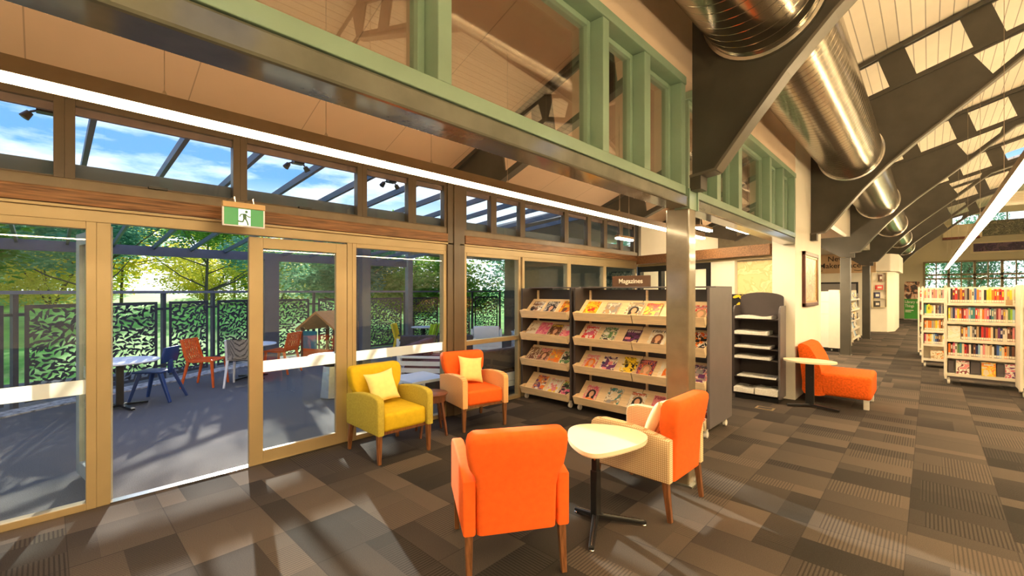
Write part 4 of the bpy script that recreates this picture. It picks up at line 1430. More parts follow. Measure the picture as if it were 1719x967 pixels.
# ------------------------------------------------ orange lounge chair and its table
t = thing('lounge_chair', 'deep orange armless lounge chair against the white pier', 'chair', (-1.33, 7.50, 0))
MB().rbox(0.20, 0.78, 0.0, 0.80, 0.13, 0.445, 0.045, 4).build('seat', M_ORANGE2, t, smooth=True)
bp_ = [(0.02, 0.13), (0.27, 0.13), (0.245, 0.25), (0.235, 0.42), (0.19, 0.60), (0.10, 0.775), (0.05, 0.82), (-0.02, 0.835), (-0.055, 0.80), (-0.045, 0.70), (-0.02, 0.50), (-0.0, 0.30)]
sm = smooth_loop(bp_, 3)
bm_ = MB().prism(sm, 0.0, 0.80, 'xz')
o = bm_.build('backrest', M_ORANGE2, t, smooth=True, bevel=0.03)
MB().box(0.255, 0.262, -0.002, 0.802, 0.14, 0.42).build('seam', M_ORANGE, t)
for x, y in ((0.10, 0.07), (0.72, 0.07), (0.10, 0.73), (0.72, 0.73)):
    MB().box(x - 0.03, x + 0.03, y - 0.03, y + 0.03, 0.0, 0.135).build('leg', M_CASTER, t, bevel=0.003)
t = thing('pedestal_table', 'white oval table on a black stand beside the orange lounge chair', 'table', (-1.19, 7.16, 0))
oval = [(0.0 + 0.31 * math.cos(2 * PI * k / 40) * (1 + 0.10 * math.sin(2 * PI * k / 40)), 0.215 * math.sin(2 * PI * k / 40)) for k in range(40)]
MB().prism(oval, 0.625, 0.65, 'xy').build('table_top', M_CREAM, t, bevel=0.008)
MB().bar((-0.0, 0.06, 0.02), (0.0, 0.06, 0.625), 0.10, 0.05).build('post', M_BLACK, t, bevel=0.006)
MB().tube([(0.02, 0.033, 0.42), (0.02, 0.028, 0.42)], 0.006, 8).build('bolt', M_CHROME, t)
for p in ((-0.24, -0.10), (0.34, -0.02), (0.02, 0.24)):
    MB().bar((0, 0.06, 0.035), (p[0], p[1], 0.022), 0.05, 0.03, 0.04, 0.026).build('leg', M_BLACK, t, bevel=0.005)
# floor outlet cover
t = thing('floor_outlet', 'brass edged floor outlet cover in the carpet before the newspaper rack', 'outlet', (-1.62, 6.72, 0))
MB().box(-0.11, 0.11, -0.075, 0.075, 0.0, 0.004).build('rim', mat('brass_rim', (0.45, 0.33, 0.17), 0.4, metal=0.6), t)
MB().box(-0.085, 0.085, -0.05, 0.05, 0.0041, 0.005).build('carpet_inlay', M_RACK, t)

# ------------------------------------------------ bookcases
BZ = [1.395, 1.08, 0.775, 0.495, 0.19]
SP = [('red', 'red'), ('maroon', 'dark red'), ('orange', 'orange'), ('yellow', 'yellow'), ('cream', 'cream'), ('white', 'white'), ('black', 'black'), ('brown', 'brown'), ('navy', 'navy'), ('blue', 'blue'),
      ('sky', 'pale blue'), ('teal', 'teal'), ('green', 'green'), ('lime', 'lime green'), ('purple', 'purple'), ('rose', 'rose'), ('pink', 'pink'), ('grey', 'grey'), ('tan', 'tan')]
SPD = dict(SP)


def bookcase(label, x0, y0, w=0.92, depth=0.52):
    t = thing('bookcase', label, 'bookcase', (x0, y0, 0))
    for x in (0, w - 0.03):
        MB().box(x, x + 0.03, 0, depth, 0.09, 1.69).build('side_panel', M_WSHELF, t, bevel=0.003)
    MB().box(0.03, w - 0.03, depth / 2 - 0.005, depth / 2 + 0.005, 0.12, 1.66).build('back_panel', M_WSHELF, t)
    for z in BZ:
        s_ = MB().box(0.03, w - 0.03, 0.01, depth / 2 - 0.006, z - 0.02, z).box(0.03, w - 0.03, 0.004, 0.012, z - 0.045, z + 0.006)
        s_.build('shelf', M_WSHELF, t)
    MB().box(0.03, w - 0.03, 0.03, depth - 0.03, 0.10, 0.15).build('plinth', M_RACKEND, t)
    for x in (0.05, w - 0.05):
        for y in (0.05, depth - 0.05):
            caster(t, x, y, 0.042)
    return t


def book(x, y, z, w, h, d, col, label, group, lean=0.0):
    root = MB().box(0, w, 0.004, d, 0, h).build('book', FLAT[col], None, loc=(x, y, z), bevel=0.0)
    tag(root, label, 'book', group)
    MB().box(0.001, w - 0.001, 0.003, 0.0042, 0.012, 0.048).build('spine_label', M_LETTER, root)
    if w > 0.016 and random.random() < 0.4:
        a = random.choice(['white', 'yellow', 'cream', 'black'])
        if a != col:
            k = random.uniform(0.45, 0.62)
            MB().box(w * 0.25, w * 0.75, 0.0032, 0.0042, h * k, h * random.uniform(0.75, 0.92)).build('spine_title', FLAT[a], root)
    return root


def fill(x0, x1, y, z, hmax, colours, shelf, case, group, gap_at=None):
    x = x0
    i = 0
    while i < len(colours):
        w = random.uniform(0.019, 0.034)
        w = (x1 - x0) / len(colours) * random.uniform(0.82, 1.02)
        if x + w > x1:
            w = x1 - x
        if w < 0.008:
            break
        c = colours[i]
        h = hmax * random.uniform(0.84, 1.0)
        thick = 'slim' if w < 0.026 else 'thick'
        book(x, y + random.uniform(0.0, 0.012), z + 0.001, w - 0.0012, h, 0.15, c, '%s %s book, %s along the %s of the %s' % (thick, SPD[c], ORD[i], shelf, case), group)
        x += w
        i += 1


CASE1 = (0.195, 10.60)
bookcase('white bookcase on casters full of books, facing the camera', *CASE1)
cx, cy = CASE1
g = 'books in the white bookcase facing the camera'
fill(cx + 0.045, cx + 0.885, cy + 0.02, BZ[0], 0.25, ['white', 'black', 'maroon', 'red', 'brown', 'orange', 'maroon', 'grey', 'black', 'tan', 'cream', 'blue', 'orange', 'pink', 'white', 'black', 'yellow', 'yellow', 'orange', 'red', 'orange', 'red', 'red', 'cream', 'tan', 'yellow', 'cream', 'tan'], 'top shelf', 'bookcase', g)
fill(cx + 0.045, cx + 0.885, cy + 0.02, BZ[1], 0.245, ['yellow', 'grey', 'navy', 'pink', 'yellow', 'orange', 'maroon', 'red', 'pink', 'sky', 'teal', 'teal', 'red', 'pink', 'cream', 'orange', 'pink', 'rose', 'navy', 'teal', 'grey', 'maroon', 'pink', 'purple', 'tan', 'cream', 'green', 'lime', 'sky', 'purple'], 'second shelf', 'bookcase', g)
fill(cx + 0.20, cx + 0.885, cy + 0.02, BZ[2], 0.235, ['brown', 'cream', 'orange', 'sky', 'cream', 'grey', 'black', 'tan', 'black', 'red', 'maroon', 'red', 'orange', 'cream', 'black', 'tan', 'purple', 'navy', 'white', 'white', 'brown', 'brown', 'pink', 'black'], 'third shelf', 'bookcase', g)
fill(cx + 0.045, cx + 0.885, cy + 0.02, BZ[3], 0.225, ['orange', 'brown', 'rose', 'white', 'green', 'teal', 'cream', 'red', 'maroon', 'white', 'black', 'brown', 'navy', 'sky', 'white', 'pink', 'cream', 'cream', 'tan', 'white', 'black', 'blue', 'sky', 'cream', 'orange', 'tan', 'black', 'brown', 'black'], 'fourth shelf', 'bookcase', g)


def face_out(label, x, y, z, w, h, cols, group):
    t = thing('book', label, 'book', (x, y, z + 0.002), 0, group)
    t.rotation_euler = (R(-9), 0, 0)
    MB().box(0, w, 0.001, 0.024, 0, h).build('pages', M_PAPER, t)
    MB().box(-0.002, w + 0.002, -0.001, 0.0, -0.0, h + 0.002).build('cover', cover_material('front ' + label[:40], [PAL[c] for c in cols], 9, random.uniform(0, 9)), t)
    MB().box(w * 0.15, w * 0.85, -0.002, -0.0012, h * 0.78, h * 0.88).build('title_strip', FLAT['white'], t)


face_out('blank white book facing out on the third shelf of the bookcase', cx + 0.04, cy + 0.03, BZ[2], 0.15, 0.22, ['white', 'white', 'cream', 'white'], g)
face_out('white and maroon book facing out on the bottom shelf of the bookcase', cx + 0.14, cy + 0.03, BZ[4], 0.155, 0.225, ['white', 'maroon', 'white', 'pink'], g)
face_out('yellow and orange book facing out on the bottom shelf of the bookcase', cx + 0.44, cy + 0.03, BZ[4], 0.155, 0.225, ['yellow', 'orange', 'yellow', 'cream'], g)
face_out('purple and white book facing out on the bottom shelf of the bookcase', cx + 0.70, cy + 0.03, BZ[4], 0.16, 0.225, ['purple', 'white', 'rose', 'white'], g)
for k, (xa, wd) in enumerate(((0.045, 0.07), (0.31, 0.12), (0.61, 0.085))):
    tag(MB().box(cx + xa, cx + xa + wd, cy + 0.10, cy + 0.20, BZ[4] + 0.001, BZ[4] + 0.21).box(cx + xa - 0.0, cx + xa + wd, cy + 0.085, cy + 0.10, BZ[4] + 0.001, BZ[4] + 0.04).build('book_rest', M_RACKEND, None, bevel=0.003),
        ('dark book rest on the bottom shelf at the near edge post', 'dark book rest between the maroon and orange face-out books', 'dark book rest between the orange and purple face-out books')[k], 'book rest', 'book rests on the bottom shelf')
t = thing('shelf_sign', 'grey shelf sign with a lime green spot on the top shelf', 'sign', (cx + 0.80, cy + 0.005, BZ[0] + 0.006))
MB().box(0, 0.09, -0.004, 0.004, 0.0, 0.25).build('plate', FLAT['grey'], t)
MB().prism(smooth_loop([(0.008, 0.09), (0.082, 0.09), (0.086, 0.17), (0.004, 0.17)], 5), -0.0055, -0.0042, 'xz').build('green_spot', FLAT['lime'], t)
tag(MB().box(cx + 0.70, cx + 0.775, cy + 0.002, cy + 0.006, BZ[0] - 0.03, BZ[0] + 0.06).build('shelf_label', FLAT['tan'], None), 'small tan label hanging on the top shelf edge', 'label')

CASE2 = (-0.115, 12.62)
bookcase('white bookcase partly hidden behind the front bookcase', *CASE2)
cx, cy = CASE2
g2 = 'books in the half hidden bookcase'
for z, hm, cols, sh in ((BZ[0], 0.245, ['pink', 'cream', 'pink', 'white', 'pink', 'tan', 'pink', 'cream', 'tan', 'grey', 'pink', 'cream'], 'top shelf'), (BZ[1], 0.24, ['teal', 'lime', 'yellow', 'yellow', 'grey', 'white', 'brown', 'grey', 'navy', 'grey', 'black', 'tan'], 'second shelf'),
                        (BZ[2], 0.23, ['orange', 'cream', 'orange', 'orange', 'grey', 'tan', 'yellow', 'cream', 'orange', 'brown', 'tan', 'yellow'], 'third shelf'), (BZ[3], 0.225, ['rose', 'cream', 'orange', 'yellow', 'white', 'sky', 'blue', 'navy', 'brown', 'tan', 'white', 'black'], 'fourth shelf')):
    fill(cx + 0.045, cx + 0.40, cy + 0.02, z, hm, cols, sh, 'half hidden bookcase', g2)
face_out('cream book facing out on the bottom shelf of the half hidden bookcase', cx + 0.14, cy + 0.03, BZ[4], 0.19, 0.17, ['cream', 'tan', 'cream', 'orange'], g2)
bookcase('white bookcase in the farthest row, only its edge showing', -0.20, 14.70)
g3 = 'books in the farthest bookcase'
for z, cols, sh in ((BZ[0], ['red', 'brown', 'maroon'], 'top shelf'), (BZ[1], ['maroon', 'red', 'brown'], 'second shelf'), (BZ[2], ['brown', 'rose', 'grey'], 'third shelf'), (BZ[3], ['black', 'brown', 'grey'], 'fourth shelf')):
    fill(-0.155, -0.06, 14.72, z, 0.23, cols, sh, 'farthest bookcase', g3)
bookcase('white bookcase end at the picture edge, nearest the camera', 0.992, 10.02)

# ------------------------------------------------ rolling disc rack between the dark columns
DX, DY0, DY1 = -1.62, 14.15, 17.9
t = thing('disc_rack', 'white rolling rack of disc cases between the dark steel columns', 'rack', (DX, DY0, 0))
L_ = DY1 - DY0
MB().box(-0.30, -0.27, 0, L_, 0.10, 1.62).build('back_panel', M_WSHELF, t)
for y in (0, L_ / 2, L_ - 0.03):
    MB().prism([(-0.27, 0.10), (0.04, 0.10), (0.0, 0.5), (-0.08, 1.62), (-0.27, 1.62)], 0, 0.02, 'xz').build('side_panel', M_WSHELF, t)
    o = t.children[-1]
    o.location.y = y
TZ = [1.34, 1.03, 0.73, 0.45, 0.17]
for z in TZ:
    MB().box(-0.27, 0.0, 0.02, L_ - 0.03, z - 0.02, z).box(-0.0, 0.01, 0.02, L_ - 0.03, z - 0.03, z + 0.03).build('shelf', M_WSHELF, t)
for y in (0.1, L_ / 2, L_ - 0.1):
    caster(t, -0.02, y, 0.045)
    caster(t, -0.24, y, 0.045)
DC = ['white', 'cream', 'sky', 'grey', 'white', 'tan', 'cream', 'black', 'white', 'yellow', 'white', 'sky', 'white']
for ti, z in enumerate(TZ):
    for k in range(13):
        y = DY0 + 0.10 + k * 0.275
        c = DC[(k * 5 + ti * 3) % 13]
        r = tag(MB().mbox(Matrix.Rotation(R(-14), 4, 'Y'), -0.10, -0.02, 0, 0.22, 0.02, 0.21).build('disc_case', FLAT[c], None, loc=(DX - 0.01, y, z)),
                '%s disc case, %s along the %s tier of the rolling rack' % (SPD[c], ORD[k], ['top', 'second', 'third', 'fourth', 'bottom'][ti]), 'disc case', 'disc cases on the rolling rack')
        MB().mbox(Matrix.Rotation(R(-14), 4, 'Y'), -0.0198, -0.0188, 0.02, 0.20, 0.07, 0.16).build('cover_picture', FLAT[DC[(k * 3 + ti * 7 + 2) % 13]], r)
for k, (ch, y, z) in enumerate((('C', 17.0, 1.36), ('D', 15.6, 1.05), ('O', 16.2, 0.75), ('P', 17.1, 0.75))):
    t = thing('letter_tag', 'black shelf tag with a white letter %s on the disc rack' % ch, 'sign', (DX + 0.02, y, z))
    MB().box(0.0, 0.012, -0.10, 0.10, 0.0, 0.17).build('plate', M_BLACK, t)
    lettering('lettering', ch, 0.15, M_LETTER, t, (0.014, 0, 0.085), (R(90), 0, R(90)))

# ------------------------------------------------ far hall: partition, sign wall, white kiosk, banner, end wall pieces
t = thing('white_partition', 'white panelled partition behind the nearer dark column', 'partition', (-4.2, 14.2, 0))
MB().box(0, 2.48, 0, 0.08, 0.10, 1.58).build('panel', M_WHITE, t, bevel=0.004)
MB().box(0, 2.48, -0.004, 0.0, 1.30, 1.308).box(0, 2.48, -0.004, 0.0, 0.98, 0.988).build('joint', M_EDGE, t)
MB().box(0, 2.48, 0.01, 0.07, 0.0, 0.10).build('plinth', M_BLACK, t)
t = thing('wall_sign', 'peach sign panel reading New Makerspace above the disc rack', 'sign', (-4.1, 19.95, 2.24))
MB().box(0, 2.75, 0, 0.05, 0, 0.70).build('board', mat('peach_board', (0.62, 0.42, 0.24), 0.6, var=0.04), t)
lettering('lettering', 'New', 0.26, M_DARKTXT, t, (1.62, -0.004, 0.52), (R(90), 0, 0))
lettering('lettering', 'Makerspace', 0.26, M_DARKTXT, t, (1.72, -0.004, 0.27), (R(90), 0, 0))
for s_, xx in ((1, 0.95), (-1, 2.40)):
    MB().tube([(xx, -0.006, 0.16), (xx + 0.02 * s_, -0.006, 0.10), (xx + 0.12 * s_, -0.006, 0.07), (xx + 0.26 * s_, -0.006, 0.10)], 0.012, 6).build('curl', M_DARKTXT, t)
struct(MB().box(FX, -1.62, 20.0, 20.1, 0, 2.95).build('wall_sign_back', M_WHITE))
t = thing('wall_frame', 'dark framed opening on the white wall behind the disc rack', 'frame', (-3.6, 19.96, 1.05))
MB().box(0, 0.06, 0, 0.03, 0, 0.85).box(1.7, 1.76, 0, 0.03, 0, 0.85).box(0, 1.76, 0, 0.03, 0.80, 0.86).build('frame', M_BLACK, t)
MB().box(0.06, 1.7, 0.01, 0.028, 0.1, 0.8).build('pane', FLAT['grey'], t)

t = thing('kiosk', 'white rounded kiosk with a lit niche of small shelves', 'kiosk', (-1.97, 22.0, 0))
kp = [(0, 0), (0.80, 0.35), (1.00, 1.0), (1.02, 3.6), (0.8, 4.3), (0, 4.4)]
MB().prism(kp, 0.0, 2.35, 'xy').build('body', M_WHITE, t, bevel=0.02)
MB().prism([(x * 1.12 if x > 0 else -0.02, y + (0.12 if y > 2 else -0.12)) for x, y in kp], 2.35, 3.02, 'xy').build('canopy', M_WHITE, t, bevel=0.03)
t2 = thing('niche_shelf', 'small display niche with shelves on the white kiosk', 'shelf', (-1.42, 22.20, 0.95), math.atan2(0.35, 0.80))
MB().box(-0.24, 0.24, -0.08, 0.05, 0, 0.02).box(-0.24, 0.24, -0.08, 0.05, 0.38, 0.395).box(-0.24, 0.24, -0.08, 0.05, 0.75, 0.765).box(-0.24, 0.24, -0.08, 0.05, 1.12, 1.135).box(-0.24, -0.22, -0.08, 0.05, 0, 1.5).box(0.22, 0.24, -0.08, 0.05, 0, 1.5).box(-0.24, 0.24, -0.08, 0.05, 1.48, 1.5).build('frame', M_CREAM, t2)
t2.scale = (1, 1, 0.9)
M3 = Matrix.Translation((-1.42, 22.20, 0.95)) @ Matrix.Diagonal((1, 1, 0.9, 1)) @ Matrix.Rotation(math.atan2(0.35, 0.80), 4, 'Z')
for k, (x, z, w_, h_, c, lab) in enumerate(((-0.15, 0.02, 0.18, 0.26, 'black', 'black box on the lowest niche shelf'), (-0.15, 0.395, 0.18, 0.26, 'navy', 'dark box on the second niche shelf'),
                                            (-0.10, 0.765, 0.22, 0.20, 'red', 'red and white box on the third niche shelf'), (0.0, 1.135, 0.10, 0.28, 'brown', 'brown jar on the top niche shelf'))):
    o = tag(MB().box(x, x + w_, -0.06, 0.03, z + 0.001, z + h_).build('display_box', FLAT[c], None, bevel=0.006), lab, 'box')
    o.matrix_world = M3
    MB().box(x + w_ * 0.2, x + w_ * 0.8, -0.062, -0.0602, z + h_ * 0.3, z + h_ * 0.7).build('label_patch', FLAT['white'], o)

t = thing('banner_stand', 'green pull-up banner reading Library of Things beside the kiosk', 'banner', (-0.68, 32.6, 0))
t.scale = (0.68, 1, 1)
MB().box(-0.46, 0.46, -0.02, 0.02, 0.06, 1.15).build('green_panel', mat('banner_green', (0.05, 0.33, 0.04), 0.5, var=0.05), t)
MB().box(-0.46, 0.46, -0.02, 0.02, 1.15, 2.10).build('photo_panel', cover_material('banner_photo', [(0.04, 0.03, 0.03), (0.20, 0.08, 0.04), (0.62, 0.32, 0.18), (0.70, 0.55, 0.40)], 3), t)
MB().box(-0.5, 0.5, -0.12, 0.12, 0, 0.07).build('base', M_CHROME, t)
lettering('lettering', 'Library of', 0.21, M_LETTER, t, (-0.42, -0.024, 0.98), (R(90), 0, 0), align='LEFT')
lettering('lettering', 'Things', 0.21, M_LETTER, t, (-0.42, -0.024, 0.76), (R(90), 0, 0), align='LEFT')
MB().box(-0.40, 0.10, -0.024, -0.021, 0.50, 0.54).box(-0.40, -0.05, -0.024, -0.021, 0.42, 0.46).build('small_print', M_LETTER, t)

t = thing('wall_artwork', 'dark carved relief panel high on the end wall', 'artwork', (2.0, END - 0.4, 4.45))
MB().box(0, 2.6, 0, 0.35, 0, 0.75).build('relief', cover_material('relief_print', [(0.10, 0.10, 0.07), (0.22, 0.22, 0.14), (0.06, 0.06, 0.05), (0.30, 0.28, 0.18)], 9), t)
MB().box(-0.12, 0.0, -0.02, 0.39, -0.08, 0.85).box(2.6, 2.72, -0.02, 0.39, -0.08, 0.85).build('side_frame', M_CREAM, t)
t = thing('wall_artwork', 'long purple black panel below the relief on the end wall', 'artwork', (1.7, END - 0.12, 3.65))
MB().box(0, 1.9, 0, 0.10, 0, 0.42).build('canvas', cover_material('purple_print', [(0.03, 0.01, 0.05), (0.08, 0.03, 0.10), (0.02, 0.01, 0.03), (0.12, 0.06, 0.12)], 4), t)
MB().box(-0.1, 2.0, 0.05, 0.11, -0.08, 0.50).build('backing', M_CREAM, t)
t = thing('wall_box', 'pale box with a brown lower edge on the end wall', 'box', (0.55, END - 0.5, 4.35))
MB().box(0, 1.35, 0, 0.5, 0.1, 0.75).build('body', M_CREAM, t, bevel=0.01)
MB().box(-0.02, 1.37, -0.02, 0.5, 0, 0.1).build('lower_edge', mat('red_brown_edge', (0.22, 0.06, 0.03), 0.5), t)
t = thing('air_conditioner', 'pale air conditioner box hung under the ceiling by the last truss', 'air conditioner', (2.1, 26.8, 5.15))
MB().box(0, 1.7, 0, 0.8, 0, 0.45).build('body', M_WHITE, t, bevel=0.03)
sl = MB()
for k in range(5):
    sl.box(0.1, 1.6, -0.012, 0.0, 0.08 + 0.06 * k, 0.10 + 0.06 * k)
sl.build('grille', M_EDGE, t)
MB().box(0.2, 0.22, 0.4, 0.42, 0.45, 0.85).box(1.5, 1.52, 0.4, 0.42, 0.45, 1.1).build('hanger', M_WIRE, t)

# ------------------------------------------------ exit sign
t = thing('exit_sign', 'green and white running man exit sign above the glass doors', 'sign', (FX + 0.28, 1.148, 2.137))
t.scale = (0.86, 0.86, 1.0)
MB().box(-0.025, 0.025, -0.185, 0.185, 0.155, 0.20).build('housing', mat('exit_housing', (0.62, 0.42, 0.20), 0.5, var=0.04), t, bevel=0.004)
MB().box(-0.008, 0.008, -0.185, 0.185, 0.0, 0.155).build('acrylic_edge', mat('clear_acrylic', (0.62, 0.62, 0.70), 0.2), t)
MB().box(0.0082, 0.010, -0.170, 0.170, 0.012, 0.153).build('green_face', M_GREEN, t)
MB().box(0.0102, 0.0115, -0.050, 0.055, 0.012, 0.148).build('white_field', M_SIGNW, t)
man = MB()
X_ = 0.0122


def limb(pts, w_):
    for (a, b), (c_, d_) in zip(pts[:-1], pts[1:]):
        man.bar((X_, a, b), (X_, c_, d_), w_, 0.0008, up=(1, 0, 0))


man.prism([(0.018 + 0.012 * math.cos(2 * PI * k / 16), 0.128 + 0.012 * math.sin(2 * PI * k / 16)) for k in range(16)], X_ - 0.0004, X_ + 0.0004, 'yz')
man.prism([(-0.012, 0.110), (0.014, 0.112), (0.020, 0.075), (0.012, 0.062), (-0.008, 0.062), (-0.012, 0.08)], X_ - 0.0004, X_ + 0.0004, 'yz')
limb([(-0.008, 0.107), (-0.032, 0.102), (-0.040, 0.082)], 0.009)
limb([(0.012, 0.106), (0.030, 0.090), (0.054, 0.086)], 0.009)
limb([(-0.004, 0.068), (-0.012, 0.042), (-0.058, 0.044)], 0.012)
limb([(0.010, 0.070), (0.026, 0.044), (0.034, 0.016)], 0.012)
man.build('running_man', mat('exit_figure', (0.03, 0.14, 0.05), 0.4), t)
MB().tube([(0, -0.08, 0.20), (0, -0.08, 0.24), (-0.25, -0.08, 0.25)], 0.008, 8).build('bracket', M_CHROME, t)
MB().tube([(0, 0.08, 0.20), (0, 0.08, 0.24), (-0.25, 0.08, 0.25)], 0.008, 8).build('bracket', M_CHROME, t)

# ================================================================== OUTSIDE
struct(MB().box(-11.6, FX - 0.06, -9, 12.0, -0.14, -0.025).build('floor_patio', M_ASPHALT))
gr = tag(MB().prism([(-6.6, -4.2), (-8.85, -0.55), (-11.0, 2.90), (-11.6, 3.9), (-11.2, 4.1), (-10.6, 2.9), (-8.45, -0.55), (-6.2, -4.2)], -0.024, -0.004, 'xy').build('gravel_strip', M_GRAVEL), 'strip of pale gravel along the foot of the leaf patterned fence', 'gravel', kind='stuff')
lw = MB()
NXG, NYG = 40, 40
vs = []
for j in range(NYG + 1):
    for i in range(NXG + 1):
        x = -11.3 - 75 * (i / NXG) ** 1.5
        y = -50 + 130 * j / NYG
        vs.append((x, y, -0.10 + 1.55 * min(1, max(0, (-11.5 - x) / 34)) + 0.12 * math.sin(x * 0.21 + y * 0.13)))
lw.add(vs, [(j * (NXG + 1) + i, j * (NXG + 1) + i + 1, (j + 1) * (NXG + 1) + i + 1, (j + 1) * (NXG + 1) + i) for j in range(NYG) for i in range(NXG)])
tag(lw.build('lawn', M_LAWN, None, smooth='all'), 'bright green lawn rising beyond the leaf patterned fence', 'lawn', kind='stuff')
struct(MB().box(-90, 70, -60, 110, -0.40, -0.30).build('ground', M_LAWN))

# fences: steel posts, top rail, panels cut with leaf shapes
leaf_meshes = []


def leaf_panel_mesh(w, h, n):
    b = MB()
    t = 0.004
    b.box(0, w, -t, t, 0, 0.05).box(0, w, -t, t, h - 0.05, h).box(0, 0.05, -t, t, 0.05, h - 0.05).box(w - 0.05, w, -t, t, 0.05, h - 0.05)
    # jittered grid of sickle leaves, each joined to its neighbours
    cell = math.sqrt(w * h / n)
    nx, nz = max(1, int(w / cell)), max(1, int(h / cell))
    for j in range(nz + 1):
        for i in range(nx + 1):
            cx = w * (i + random.uniform(0.1, 0.9) - 0.25) / nx
            cz = h * (j + random.uniform(0.1, 0.9) - 0.25) / nz
            a = random.choice((R(35), R(-35), R(10), R(-15), R(65))) + random.uniform(-0.4, 0.4)
            l = cell * random.uniform(0.75, 1.0)
            q = l * random.uniform(0.36, 0.52)
            k = random.choice((-1, 1)) * 0.5 * q
            pl = [(-l, 0), (-l * 0.45, q * 0.8 + k), (l * 0.1, q + k), (l, 0), (l * 0.1, -q * 0.55 + k), (-l * 0.45, -q * 0.5 + k)]
            ca, sa = math.cos(a), math.sin(a)
            pts = [(min(w - 0.02, max(0.02, cx + x * ca - z * sa)), min(h - 0.02, max(0.02, cz + x * sa + z * ca))) for x, z in pl]
            o = len(b.v)
            b.add([(x, -0.002, z) for x, z in pts] + [(x, 0.002, z) for x, z in pts],
                  [tuple(range(6)), tuple(range(6, 12))[::-1]] + [(m, (m + 1) % 6, (m + 1) % 6 + 6, m + 6) for m in range(6)])
    return b


def fence(label, p0, p1, gap, h, n_leaf):
    p0, p1 = Vector((*p0, 0)), Vector((*p1, 0))
    d = p1 - p0
    L_ = d.length
    n = max(1, round(L_ / gap))
    t = thing('leaf_screen_fence', label, 'fence', (p0.x, p0.y, -0.03), math.atan2(d.y, d.x))
    s_ = L_ / n
    base = []
    for k in range(3):
        base.append(leaf_panel_mesh(s_ - 0.22, h - 0.22, n_leaf).build('panel', M_FENCE, t))
    for k in range(n + 1):
        MB().box(k * s_ - 0.03, k * s_ + 0.03, -0.03, 0.03, 0, h).build('post', M_FENCE, t)
    for k in range(n):
        if k < 3:
            o = base[k]
        else:
            o = base[k % 3].copy()
            COL.objects.link(o)
        o.location = (k * s_ + 0.11, 0, 0.07)
        for xa in (k * s_ + 0.03, (k + 1) * s_ - 0.11):
            for za in (0.25, h - 0.3):
                MB().box(xa, xa + 0.08, -0.012, 0.012, za, za + 0.04).build('bracket', M_FENCE, t)
    MB().box(-0.03, L_ + 0.03, -0.04, 0.04, h, h + 0.05).build('top_rail', M_RAIL, t)
    return t


fence('dark leaf patterned steel fence in front of the green lawn', (-6.30, -4.72), (-11.25, 3.24), 1.04, 1.58, 250)
fence('leaf patterned steel fence behind the little playhouse and yellow chairs', (-11.25, 3.30), (-11.3, 11.3), 1.28, 1.58, 420)

# pergola
t = thing('pergola', 'blue grey steel pergola with sloping rafters over the patio', 'pergola', (0, 0, 0))
MB().box(-11.1, -10.95, -9, 7.15, 2.28, 2.46).build('outer_beam', M_PERG, t)
MB().box(-4.68, -4.585, -9, 7.15, 2.92, 3.10).build('wall_beam', M_PERG, t)
y = -8.67
k = 0
while y < 7.0:
    MB().bar((-4.6, y, 2.97), (-11.2, y, 2.42), 0.038, 0.075).build('rafter', M_PERG, t)
    y += 0.595
MB().box(-11.05, -10.75, 3.35, 3.65, -0.03, 2.30).build('post', M_PERG, t)
MB().box(-6.66, -6.50, 3.22, 3.36, -0.03, 2.75).box(-6.49, -6.36, 3.36, 3.50, -0.03, 2.75).build('post', M_PERG, t)
MB().box(-11.08, -10.94, -5.0, -4.86, -0.03, 2.3).build('post', M_PERG, t)

# roofed wing at the far end of the patio
t = thing('covered_wing', 'covered end of the patio with pale soffit and tan wall', 'building', (0, 0, 0))
MB().prism([(FX - 0.2, 3.3), (-11.5, 2.85), (-11.5, 2.75), (FX - 0.2, 3.15)], 7.2, 11.6, 'xz').build('roof', M_SOFFIT, t)
MB().box(-11.62, -11.5, 7.2, 11.6, 2.70, 2.9).build('gutter', M_RAIL, t)
MB().box(-11.15, FX - 0.12, 11.4, 11.6, 0.0, 2.75).build('wall', M_EXTWALL, t)
MB().box(-11.15, FX - 0.12, 11.37, 11.4, 0.0, 1.60).build('dado', mat('grey_dado', (0.16, 0.145, 0.12), 0.8), t)
MB().box(-11.18, -11.02, 7.25, 7.41, -0.03, 2.75).build('post', M_RAIL, t)
for x, y in ((-8.4, 8.4), (-7.2, 9.6)):
    MB().lathe([(0.02, 0.35), (0.05, 0.30), (0.22, 0.12), (0.24, 0.10), (0.22, 0.09)], 20, (x, y, 2.35)).tube([(x, y, 2.6), (x, y, 3.1)], 0.01, 6).build('lamp_shade', M_WHITEP, t, smooth=True)


for y, lab in ((0.0, 'pair of dark floodlights outside, seen above the fixed pane at the frame edge'), (1.78, 'pair of dark floodlights outside, right of the exit sign'), (2.86, 'pair of dark floodlights outside, above the pane behind the mustard armchair')):
    t = thing('floodlight', lab, 'light', (-4.72, y, 2.90))
    MB().box(-0.03, 0.05, -0.05, 0.05, 0.0, 0.05).build('base', M_BLACK, t)
    for s_ in (-1, 1):
        MB().lathe([(0.022, 0.0), (0.03, -0.05), (0.03, -0.055)], 12).build('lamp_head', M_BLACK, t, loc=(-0.02, s_ * 0.08, -0.005), rot=(R(35) * s_, 0, 0))
        MB().tube([(0, s_ * 0.03, 0.02), (-0.02, s_ * 0.08, 0.0)], 0.008, 6).build('arm', M_BLACK, t)

# chairs and tables on the patio
PZ = -0.025


